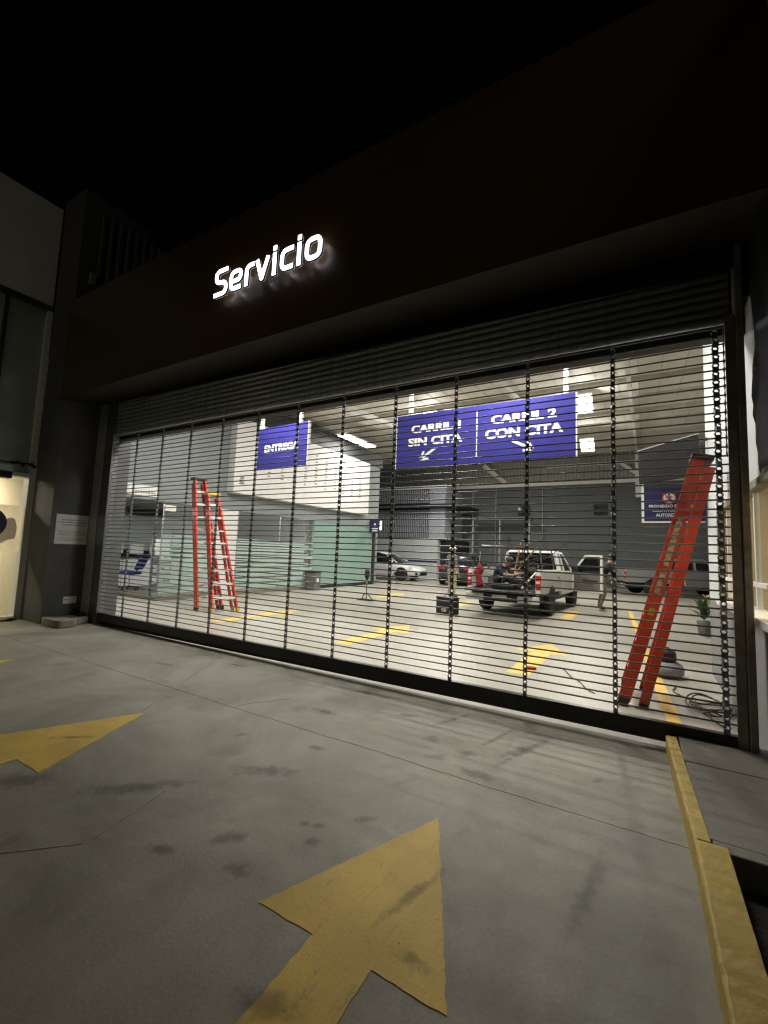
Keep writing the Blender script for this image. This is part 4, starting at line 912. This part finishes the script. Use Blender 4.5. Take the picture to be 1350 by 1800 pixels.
# ================================================================== VEHICLES
def wheel(parent, x, y, r, wd, s):
    t = MB().lathe([(r * 0.62, -wd / 2), (r * 0.93, -wd / 2), (r, -wd * 0.32), (r, wd * 0.32), (r * 0.93, wd / 2), (r * 0.62, wd / 2)], n=22)
    t.v = [(v[2], v[0], v[1]) for v in t.v]
    o = t.build('wheel', 'rubber', parent, smooth=True); o.location = (x, y, r)
    rm = MB().lathe([(0.03, wd * 0.30), (r * 0.30, wd * 0.36), (r * 0.58, wd * 0.42), (r * 0.64, wd * 0.45), (r * 0.64, -wd * 0.2)], n=22)
    rm.v = [(v[2] * s, v[0], v[1]) for v in rm.v]
    rm.build('rim', 'rim', o, smooth=True)
    sp_ = MB()
    for i in range(6):
        a = i * math.pi / 3; sp_.bar((s * wd * 0.435, r * 0.12 * math.cos(a), r * 0.12 * math.sin(a)), (s * wd * 0.435, r * 0.56 * math.cos(a), r * 0.56 * math.sin(a)), 0.05, 0.02, up=(1, 0, 0))
    sp_.build('spokes', 'chrome', o)
    return o
def arch(parent, x, y, r, s, zmin=0.32, mg=0.07):
    n = 14; mb = MB()
    zc_ = max(0.32, zmin); a0 = math.asin(max(-1, min(1, (zc_ - r) / (r + mg))))
    poly = [(y + (r + mg) * math.cos(a0 + (math.pi - 2 * a0) * i / n), r + (r + mg) * math.sin(a0 + (math.pi - 2 * a0) * i / n)) for i in range(n + 1)]
    mb.prism(poly, 'x', x - 0.004 * s, x + 0.004 * s); mb.build('wheel_arch', 'dark', parent)
def pickup(name, loc, rz, label, paint, tail_down, door_open, bumper='truckwhite'):
    t = thing(name, loc, label, 'pickup', rz=rz); W = 0.92
    # bed: outer sides, floor, front panel, wheel wells
    for s in (-1, 1):
        MB().loft([[(s * (W - 0.10), y, 0.56), (s * (W - 0.01), y, 0.58), (s * W, y, 0.86), (s * (W - 0.02), y, 1.12), (s * (W - 0.05), y, 1.15), (s * (W - 0.13), y, 1.15), (s * (W - 0.13), y, 0.60)] for y in (0.06, 0.12, 1.2, 2.38)]).build('bed_side', paint, t, bevel=0.008)
        MB().box(s * 0.55 - 0.09, s * 0.55 + 0.20 if s > 0 else s * 0.55 + 0.09, 0.75, 1.65, 0.66, 0.86).build('wheel_well', 'black', t) if False else None
        arch(t, s * (W + 0.003), 1.18, 0.36, s, 0.585, 0.035); arch(t, s * (W + 0.003), 4.20, 0.36, s, 0.52, 0.035)
        wheel(t, s * (W - 0.11), 1.18, 0.36, 0.23, s); wheel(t, s * (W - 0.11), 4.20, 0.36, 0.23, s)
        tl = MB().box(s * (W - 0.12), s * (W - 0.005), 0.035, 0.10, 0.70, 1.03).build('tail_lamp', 'taill', t, bevel=0.012)
        MB().box(s * (W - 0.112), s * (W - 0.02), 0.028, 0.034, 0.84, 0.90).build('reverse_lens', 'headl', tl)
    MB().box(-W + 0.13, W - 0.13, 0.08, 2.38, 0.60, 0.66).build('bed_floor', 'black', t); MB().box(-W + 0.13, W - 0.13, 2.33, 2.39, 0.66, 1.13).build('bed_front_panel', paint, t); MB().box(-W + 0.10, W - 0.10, 0.10, 5.0, 0.34, 0.59).build('chassis', 'dark', t)
    if tail_down: tg = MB().box(-W + 0.14, W - 0.14, -0.46, 0.06, 0.60, 0.655)
    else: tg = MB().box(-W + 0.125, W - 0.125, 0.03, 0.08, 0.60, 1.13)
    tg.build('tailgate', 'black' if tail_down else paint, t, bevel=0.008)
    bp_ = MB().box(-W + 0.02, W - 0.02, -0.12, 0.05, 0.36, 0.54).build('rear_bumper', bumper, t, bevel=0.03, seg=3)
    MB().box(-0.42, 0.42, -0.128, -0.121, 0.37, 0.53).build('bumper_step', 'black', bp_); MB().box(-0.20, 0.16, -0.134, -0.129, 0.42, 0.52).build('number_plate', 'paper', bp_)
    # cab
    cabz = ((2.42, 1.10, 0.0), (3.95, 1.10, 0.0))
    def ring(y, z0, z1, w0, w1): return [(-w0, y, z0), (-w0 - 0.0, y, (z0 + z1) / 2), (-w1, y, z1), (w1, y, z1), (w0, y, (z0 + z1) / 2), (w0, y, z0)]
    MB().loft([ring(2.43, 0.50, 1.10, W - 0.02, W - 0.03), ring(2.50, 0.46, 1.11, W, W - 0.02), ring(3.9, 0.46, 1.10, W, W - 0.02), ring(4.1, 0.50, 1.08, W - 0.01, W - 0.05), ring(4.9, 0.52, 0.98, W - 0.05, W - 0.12), ring(5.16, 0.55, 0.86, W - 0.15, W - 0.25)]).build('cab_body', paint, t, bevel=0.02)
    gl = MB().loft([[(-0.80, 2.47, 1.10), (0.80, 2.47, 1.10), (0.86, 3.98, 1.08), (-0.86, 3.98, 1.08)], [(-0.66, 2.57, 1.60), (0.66, 2.57, 1.60), (0.66, 3.38, 1.61), (-0.66, 3.38, 1.61)]]); gl.build('glass_house', 'glassd', t)
    MB().loft([[(-0.70, 2.53, 1.595), (0.70, 2.53, 1.595), (0.70, 3.44, 1.60), (-0.70, 3.44, 1.60)], [(-0.64, 2.58, 1.665), (0.64, 2.58, 1.665), (0.62, 3.36, 1.675), (-0.62, 3.36, 1.675)]]).build('roof', paint, t, bevel=0.02)
    for s in (-1, 1):
        MB().bar((s * 0.82, 2.48, 1.09), (s * 0.675, 2.575, 1.61), 0.10, 0.06).build('rear_pillar', paint, t); MB().bar((s * 0.85, 3.93, 1.09), (s * 0.665, 3.38, 1.62), 0.07, 0.06).build('front_pillar', paint, t)
        MB().bar((s * 0.845, 2.92, 1.09), (s * 0.69, 2.95, 1.61), 0.08, 0.05).build('middle_pillar', paint, t)
        MB().box(s * 0.93, s * 1.10, 3.62, 3.70, 1.06, 1.24).build('mirror', 'black', t, bevel=0.015)
        MB().box(s * 0.55, s * 0.80, 5.02, 5.14, 0.70, 0.86).build('headlamp', 'headl', t, bevel=0.01)
    MB().box(-W + 0.05, W - 0.05, 5.10, 5.28, 0.36, 0.58).build('front_bumper', bumper, t, bevel=0.02)
    if door_open:
        d = bpy.data.objects.new('door', None); COL.objects.link(d); d.parent = t; d.location = (W + 0.01, 3.86, 0); d.rotation_euler = (0, 0, R(62)); d['label'] = 'open front door seen from its inner side'
        mb = MB()    # frame with window opening: local -y runs back from the hinge
        for a in ((-0.025, 0.025, -1.0, 0.0, 0.50, 1.06), (-0.02, 0.02, -1.0, -0.93, 1.0605, 1.60), (-0.02, 0.02, -0.929, -0.42, 1.55, 1.60)): mb.box(*a)
        mb.bar((0, -0.45, 1.575), (0, -0.02, 1.08), 0.04, 0.06); mb.build('door_frame', paint, d)
        MB().box(-0.036, -0.026, -0.93, -0.06, 0.56, 1.03).build('door_card', 'trim', d); MB().prism([(-0.93, 1.062), (-0.05, 1.062), (-0.42, 1.548), (-0.93, 1.548)], 'x', -0.005, 0.005).build('door_glass', 'glassd', d)
        MB().box(-0.045, -0.037, -0.85, -0.35, 0.80, 0.86).build('arm_rest', 'black', d)
    return t
trk = pickup('pickup_truck', (4.56, 6.62, 0), R(-3), 'white pickup truck with lowered tailgate and loaded bed', 'truckwhite', True, True)
pickup('pickup_truck', (6.45, 18.5, 0), R(-66), 'silver pickup truck parked at the back of the hall', 'silver', False, False, 'chrome')
# load in the bed
def bed(x, y, z): # local of the truck to world
    v = Matrix.Rotation(R(-3), 3, 'Z') @ Vector((x, y, z)); return (4.56 + v.x, 6.62 + v.y, v.z)
rk = thing('pipe_rack', bed(0, 1.2, 0.66), 'dark pipe rack over the white pickup bed', 'rack', rz=R(-3))
mb = MB()
for x in (-0.72, 0.72):
    for y in (-0.2, 1.05): mb.cyl((x, y, 0.45), (x * 0.9, y, 1.06), 0.02, n=6)
for y in (-0.2, 1.05): mb.cyl((-0.68, y, 1.06), (0.68, y, 1.06), 0.02, n=6)
mb.build('frame', 'steel', rk)
MB().cyl((-0.95, -0.1, 1.09), (-0.05, -0.05, 1.06), 0.018, n=6).build('pipe', 'white', rk)
for i in range(7): MB().cyl((-0.6 + 0.18 * i, -0.35 + 0.1 * random.random(), 1.10 + 0.02 * (i % 2)), (-0.5 + 0.17 * i, 1.9, 1.09 + 0.05 * (i % 2)), 0.014, n=6).build('pipe', 'scrap', rk)
rc = thing('red_cloth_roll', bed(-0.66, 0.18, 0.66), 'red cloth hanging in folds at the left corner of the pickup bed', 'cloth')
mb = MB(); rings = []
for k in range(9):
    r0 = (0.075, 0.085, 0.075, 0.07, 0.08, 0.10, 0.105, 0.085, 0.03)[k]
    rings.append([(r0 * (1 + 0.25 * math.sin(3 * t * .55 + k)) * math.cos(t * .5236) + 0.012 * math.sin(k), r0 * math.sin(t * .5236), 0.0 + 0.072 * k) for t in range(12)])
mb.loft(rings); mb.build('cloth_body', 'redcloth', rc, smooth=True); MB().cyl((0, 0, 0.55), (0.02, 0, 0.90), 0.012, n=6).build('hook', 'galv', rc)
for i, (x, y, sx, sy, sz, m, lb) in enumerate((
    (0.30, 0.55, 0.22, 0.16, 0.20, 'scrap', 'rusty brown box of tools on the right of the pickup bed'),
    (-0.02, 0.18, 0.26, 0.12, 0.10, 'black', 'low black tool box at the tailgate edge'),
    (-0.45, 0.85, 0.20, 0.30, 0.28, 'trim', 'grey crate behind the red cloth in the bed'))):
    q = thing('bed_box', bed(x, y, 0.661), lb, 'box', rz=R(-3 + 9 * i))
    MB().box(-sx, sx, -sy, sy, 0, sz).build('body', m, q, bevel=0.02); MB().box(-sx * 1.02, sx * 1.02, -sy * 1.02, sy * 1.02, sz + 0.001, sz + 0.03).build('lid', m, q, bevel=0.008)
hp = thing('scrap_heap', bed(0.12, 1.35, 0.661), 'tall tangled heap of dark scrap and bent bars in the pickup bed', 'scrap heap', rz=R(-3))
mb = MB()
for i in range(16):
    cx_, cy_, cz_ = random.uniform(-0.55, 0.50), random.uniform(-0.35, 0.75), random.uniform(0.05, 0.62); r_ = random.uniform(0.10, 0.20)
    mb.loft([[(cx_ + r_ * f_ * math.cos(t_ * 1.05 + i) * random.uniform(.8, 1.2), cy_ + r_ * f_ * math.sin(t_ * 1.05 + i) * random.uniform(.8, 1.2), max(0.01, cz_ + r_ * zz)) for t_ in range(6)] for f_, zz in ((0.6, -0.8), (1, -0.2), (0.95, 0.35), (0.5, 0.8))])
tag(mb.build('lumps', 'scrap', hp), kind='stuff')
mb = MB()
for i in range(26):
    a_ = Vector((random.uniform(-0.65, 0.65), random.uniform(-0.4, 0.8), random.uniform(0.3, 0.95))); d_ = Vector((random.uniform(-1, 1), random.uniform(-1, 1), random.uniform(-0.35, 0.6))).normalized() * random.uniform(0.3, 0.8)
    mb.cyl(a_, a_ + d_ * 0.5, 0.010, n=5); mb.cyl(a_ + d_ * 0.5, a_ + d_ + Vector((0, 0, -0.06)), 0.010, n=5)
tag(mb.build('bent_bars', 'scrap', hp), kind='stuff')
for i, (a, b, m, lb) in enumerate((((0.1, 0.8, 1.05), (0.5, 1.3, 1.75), 'wood', 'pale timber stick leaning towards the cab roof'), ((-0.05, 1.2, 1.1), (0.02, 1.5, 1.86), 'wood', 'orange timber stake standing up from the bed'), ((0.45, 0.1, 0.70), (0.66, 0.7, 1.12), 'alu', 'bright metal tube leaning on the right bed side'))):
    o = MB().cyl(bed(*a), bed(*b), 0.02, n=7).build('stick', m); tag(o, lb, 'stick')

def car(name, loc, rz, label, paint, L=4.5, W=0.88, Hh=1.46):
    t = thing(name, loc, label, 'car', rz=rz)
    # stations from rear (0) to front (L): (y, bottom, belt, half width)
    stn = [(0.0, 0.42, 0.86, 0.66), (0.06, 0.32, 0.96, 0.78), (0.35, 0.24, 1.00, W - 0.03), (1.0, 0.20, 0.98, W), (2.2, 0.20, 0.95, W), (3.0, 0.20, 0.93, W), (3.5, 0.22, 0.86, W - 0.01), (4.1, 0.26, 0.76, W - 0.06), (4.38, 0.30, 0.66, W - 0.18), (L, 0.36, 0.56, W - 0.36)]
    def ring(y, b, z, w_):
        pts = [(w_ * 0.90, b), (w_ * 0.99, b + 0.12), (w_, (b + z) / 2 + 0.05), (w_ * 0.965, z - 0.05), (w_ * 0.88, z)]
        return [(x, y, q) for x, q in pts] + [(0, y, z + 0.035)] + [(-x, y, q) for x, q in pts[::-1]] + [(0, y, b)]
    MB().loft([ring(*s_) for s_ in stn]).build('body', paint, t, smooth=True, sub=1)
    gh = [(0.42, 0.97, 0.70), (0.95, 1.30, 0.60), (1.5, Hh - 0.03, 0.58), (2.1, Hh - 0.015, 0.58), (2.55, 1.34, 0.59), (3.35, 0.90, 0.70)]
    MB().loft([[(W * 0.93, y, 0.92), (w_, y, z), (0, y, z + 0.02), (-w_, y, z), (-W * 0.93, y, 0.92)] for y, z, w_ in gh]).build('glass_house', 'glassd', t, smooth=False)
    MB().loft([[(0.60, y, z - 0.015), (0.54, y, z + 0.03), (0, y, z + 0.05), (-0.54, y, z + 0.03), (-0.60, y, z - 0.015)] for y, z in ((0.92, 1.29), (1.4, Hh - 0.04), (2.0, Hh - 0.02), (2.5, 1.36))]).build('roof', paint, t, smooth=True)
    for s in (-1, 1):
        MB().bar((s * 0.79, 3.30, 0.92), (s * 0.585, 2.50, 1.37), 0.06, 0.05).build('front_pillar', paint, t); MB().bar((s * 0.79, 0.45, 0.97), (s * 0.59, 0.95, 1.31), 0.10, 0.06).build('rear_pillar', paint, t); MB().bar((s * 0.82, 1.75, 0.95), (s * 0.60, 1.72, 1.42), 0.07, 0.04).build('middle_pillar', 'dark', t)
        arch(t, s * (W - 0.015), 0.85, 0.32, s); arch(t, s * (W - 0.02), 3.55, 0.32, s); wheel(t, s * (W - 0.10), 0.85, 0.32, 0.21, s); wheel(t, s * (W - 0.10), 3.55, 0.32, 0.21, s)
        MB().loft([[(s * 0.50, L - 0.16, 0.60), (s * 0.84, 3.98, 0.66), (s * 0.84, 3.98, 0.75), (s * 0.50, L - 0.17, 0.66)], [(s * 0.50, L - 0.08, 0.58), (s * 0.86, 4.02, 0.65), (s * 0.85, 4.02, 0.74), (s * 0.50, L - 0.10, 0.66)]]).build('headlamp', 'headl', t)
        MB().box(s * 0.45, s * 0.80, -0.01, 0.10, 0.76, 0.88).build('tail_lamp', 'taill', t, bevel=0.015); MB().box(s * 0.86, s * 1.02, 3.0, 3.10, 0.94, 1.07).build('mirror', paint, t, bevel=0.02)
        MB().box(s * 0.60, s * 0.72, L - 0.20, L - 0.11, 0.34, 0.46).build('fog_lamp', 'dark', t)
    MB().box(-0.46, 0.46, L - 0.07, L + 0.006, 0.30, 0.54).build('grille', 'dark', t, bevel=0.02); MB().box(-0.22, 0.22, -0.012, 0.01, 0.62, 0.72).build('number_plate', 'paper', t)
    return t
car('parked_car', (-6.9, 16.6, 0), R(-86), 'white parked car beside the green wall end, facing the pickup', 'carwhite')
car('parked_car', (-0.1, 15.3, 0), R(8), 'dark parked car behind the standing man', 'cardark')
car('parked_car', (10.6, 16.5, 0), R(-30), 'black parked car beside the silver pickup', 'cardark')

# ================================================================== PEOPLE
def person(name, loc, rz, label, J, mats, hat=None):
    """J: joint positions; one continuous skinned body, then parts of clothing by nearest bone"""
    t = thing(name, loc, label, 'person', rz=rz)
    rad = dict(pelvis=0.145, waist=0.135, chest=0.165, neckb=0.075, neck=0.058, head0=0.085, head1=0.10, head2=0.075,
               shL=0.075, elL=0.048, wrL=0.032, haL=0.036, shR=0.075, elR=0.048, wrR=0.032, haR=0.036,
               hiL=0.105, knL=0.068, anL=0.046, toL=0.042, hiR=0.105, knR=0.068, anR=0.046, toR=0.042)
    E = [('pelvis', 'waist', 1), ('waist', 'chest', 1), ('chest', 'neckb', 1), ('neckb', 'neck', 0), ('neck', 'head0', 0), ('head0', 'head1', 0), ('head1', 'head2', 3)]
    for s in 'LR':
        E += [('chest', 'sh' + s, 1), ('sh' + s, 'el' + s, 1), ('el' + s, 'wr' + s, 0), ('wr' + s, 'ha' + s, 0), ('pelvis', 'hi' + s, 2), ('hi' + s, 'kn' + s, 2), ('kn' + s, 'an' + s, 2), ('an' + s, 'to' + s, 4)]
    J = {k: Vector(v) for k, v in J.items()}
    # fingers rooted in the palm
    for s in 'LR':
        d = (J['ha' + s] - J['wr' + s]).normalized(); side = d.cross(Vector((0, 0, 1)))
        if side.length < 0.1: side = Vector((1, 0, 0))
        side.normalize()
        for i in range(4):
            b0 = 'f%d%s' % (i, s); off = side * (0.026 - 0.0175 * i)
            J[b0 + 'a'] = J['ha' + s] + d * 0.05 + off; J[b0 + 'b'] = J[b0 + 'a'] + d * (0.032 + 0.006 * (i in (1, 2))) + Vector((0, 0, -0.012))
            rad[b0 + 'a'] = 0.011; rad[b0 + 'b'] = 0.009; E += [('ha' + s, b0 + 'a', 0), (b0 + 'a', b0 + 'b', 0)]
        J['t' + s] = J['ha' + s] + side * 0.045 + d * 0.02; rad['t' + s] = 0.011; E.append(('ha' + s, 't' + s, 0))
    names = list(J); idx = {k: i for i, k in enumerate(names)}
    me = bpy.data.meshes.new('body'); me.from_pydata([J[k] for k in names], [(idx[a], idx[b]) for a, b, _ in E], [])
    o = bpy.data.objects.new('tmp', me); COL.objects.link(o)
    sk_ = o.modifiers.new('skin', 'SKIN'); sk_.use_smooth_shade = True
    lay = me.skin_vertices[0].data
    for k in names:
        r0 = rad[k]; rr_ = (r0, r0)
        if k in ('chest', 'waist', 'pelvis'): rr_ = (r0 * 1.0, r0 * 0.85)
        lay[idx[k]].radius = rr_; lay[idx[k]].use_root = (k == 'pelvis')
    ss = o.modifiers.new('sub', 'SUBSURF'); ss.levels = 2; ss.render_levels = 2
    dg = bpy.context.evaluated_depsgraph_get(); dg.update()
    m2 = bpy.data.meshes.new_from_object(o.evaluated_get(dg)); m2.name = 'body'
    bpy.data.objects.remove(o)
    m2.materials.clear()
    for m in mats: m2.materials.append(M[m])
    segs = [(J[a], J[b], c) for a, b, c in E]
    for p in m2.polygons:
        c = Vector(p.center); best, bc = 1e9, 0
        for a, b, mi in segs:
            ab = b - a; tt = max(0, min(1, (c - a).dot(ab) / max(1e-9, ab.length_squared))); d = (c - a - ab * tt).length
            if d < best: best, bc = d, mi
        p.material_index = bc; p.use_smooth = True
    body = bpy.data.objects.new('body', m2); COL.objects.link(body); body.parent = t
    # face: nose, eyes, ears along the gaze direction
    hd = J['head1']; up = (J['head2'] - J['head0']).normalized(); fw = Vector(J['gaze']) if 'gaze' in J else Vector((0, -1, 0))
    return t, body, hd, up
def add_face(t, hd, up, fw, hatm=None, hairm='hair'):
    fw = (fw - up * fw.dot(up)).normalized(); sd = fw.cross(up)
    mb = MB(); n0 = hd + fw * 0.098 - up * 0.01
    mb.add([n0 - sd * 0.016, n0 + sd * 0.016, n0 + up * 0.045, n0 + fw * 0.025 - up * 0.008], [(0, 1, 3), (1, 2, 3), (2, 0, 3), (0, 2, 1)]); mb.build('nose', 'skin', t)
    for s in (-1, 1):
        MB().cyl(hd + fw * 0.088 + sd * s * 0.035 + up * 0.028, hd + fw * 0.099 + sd * s * 0.035 + up * 0.028, 0.011, n=8).build('eye', 'ink', t)
        MB().cyl(hd + sd * s * 0.088, hd + sd * s * 0.108, 0.028, 0.022, n=8).build('ear', 'skin', t)
    MB().bar(hd + fw * 0.095 - sd * 0.025 - up * 0.05, hd + fw * 0.095 + sd * 0.025 - up * 0.05, 0.01, 0.008).build('mouth', 'taill', t)
    cap = MB(); rings = []
    for k in range(6):
        a = k / 5 * math.pi / 2; r0 = 0.118 * math.cos(a * 0.96); zz = 0.02 + 0.105 * math.sin(a)
        rings.append([hd + up * zz + (fw * math.cos(q * .5236) * (1.06) + sd * math.sin(q * .5236)) * r0 - fw * 0.008 for q in range(12)])
    cap.loft(rings); cap.build('cap' if hatm else 'hair', hatm or hairm, t, smooth=True)
    if hatm:
        MB().loft([[hd + up * 0.025 + fw * 0.10 - sd * 0.075, hd + up * 0.025 + fw * 0.10 + sd * 0.075, hd + up * 0.035 + fw * 0.10 + sd * 0.075, hd + up * 0.035 + fw * 0.10 - sd * 0.075], [hd + up * 0.005 + fw * 0.18 - sd * 0.05, hd + up * 0.005 + fw * 0.18 + sd * 0.05, hd + up * 0.012 + fw * 0.18 + sd * 0.05, hd + up * 0.012 + fw * 0.18 - sd * 0.05]]).build('cap_peak', hatm, t)
STAND = dict(pelvis=(0, 0, 0.95), waist=(0, 0, 1.10), chest=(0, 0.01, 1.30), neckb=(0, 0.0, 1.45), neck=(0, -0.01, 1.50), head0=(0, -0.02, 1.56), head1=(0, -0.02, 1.63), head2=(0, -0.01, 1.69),
             shL=(0.19, 0.01, 1.38), elL=(0.27, 0.02, 1.10), wrL=(0.24, -0.14, 0.93), haL=(0.235, -0.21, 0.90), shR=(-0.19, 0.01, 1.38), elR=(-0.27, 0.03, 1.10), wrR=(-0.26, -0.05, 0.86), haR=(-0.26, -0.08, 0.79),
             hiL=(0.10, 0, 0.88), knL=(0.13, -0.02, 0.48), anL=(0.14, 0.02, 0.09), toL=(0.16, -0.13, 0.045), hiR=(-0.10, 0, 0.88), knR=(-0.13, -0.02, 0.48), anR=(-0.14, 0.02, 0.09), toR=(-0.16, -0.13, 0.045))
# man standing at the left of the pickup, seen from behind, looking to the right
t, b_, hd, up = person('person', (1.95, 9.9, 0), R(150), 'person in grey shirt, white cap and beige trousers standing behind the tool case', STAND, ['skin', 'greycl', 'khaki', 'hair', 'boot'])
add_face(t, hd, up, Vector((0.3, -1, 0)), 'white')
# man bending beside the silver pickup
BEND = dict(STAND); BEND.update(pelvis=(0, 0.06, 0.92), waist=(0, 0.0, 1.07), chest=(0, -0.10, 1.25), neckb=(0, -0.19, 1.38), neck=(0, -0.22, 1.42), head0=(0, -0.25, 1.47), head1=(0, -0.27, 1.53), head2=(0, -0.28, 1.59),
            shL=(0.19, -0.13, 1.32), elL=(0.25, -0.20, 1.05), wrL=(0.16, -0.40, 0.98), haL=(0.12, -0.47, 0.98), shR=(-0.19, -0.13, 1.32), elR=(-0.25, -0.18, 1.05), wrR=(-0.16, -0.38, 0.96), haR=(-0.12, -0.45, 0.96),
            hiL=(0.10, 0.06, 0.85), knL=(0.14, -0.04, 0.47), anL=(0.15, 0.06, 0.09), toL=(0.16, -0.09, 0.045), hiR=(-0.10, 0.06, 0.85), knR=(-0.15, 0.02, 0.47), anR=(-0.16, 0.16, 0.09), toR=(-0.18, 0.01, 0.045))
t, b_, hd, up = person('person', (6.5, 10.5, 0), R(118), 'person in black shirt and olive trousers stooping beside the open pickup door', BEND, ['skin', 'blkcl', 'olive', 'hair', 'boot'])
add_face(t, hd, up, Vector((0, -1, -0.5)))
# man crouching on the pickup bed
SIT = dict(pelvis=(0, 0.0, 0.14), waist=(0, -0.03, 0.29), chest=(0, -0.13, 0.47), neckb=(0, -0.24, 0.58), neck=(0, -0.28, 0.61), head0=(0, -0.32, 0.63), head1=(0, -0.37, 0.67), head2=(0, -0.40, 0.72),
           shL=(0.18, -0.16, 0.52), elL=(0.25, -0.36, 0.36), wrL=(0.14, -0.54, 0.36), haL=(0.10, -0.60, 0.38), shR=(-0.18, -0.16, 0.52), elR=(-0.25, -0.36, 0.36), wrR=(-0.14, -0.54, 0.34), haR=(-0.10, -0.60, 0.36),
           hiL=(0.10, -0.02, 0.13), knL=(0.17, -0.36, 0.42), anL=(0.16, -0.28, 0.08), toL=(0.17, -0.42, 0.045), hiR=(-0.10, -0.02, 0.13), knR=(-0.17, -0.36, 0.42), anR=(-0.16, -0.28, 0.08), toR=(-0.17, -0.42, 0.045))
pb_ = bed(-0.28, 0.42, 0.66)
t, b_, hd, up = person('person', pb_, R(72), 'person in dark navy clothes crouching on the pickup bed', SIT, ['skin', 'navycl', 'navycl', 'hair', 'boot'])
add_face(t, hd, up, Vector((0, -1, -0.6)))
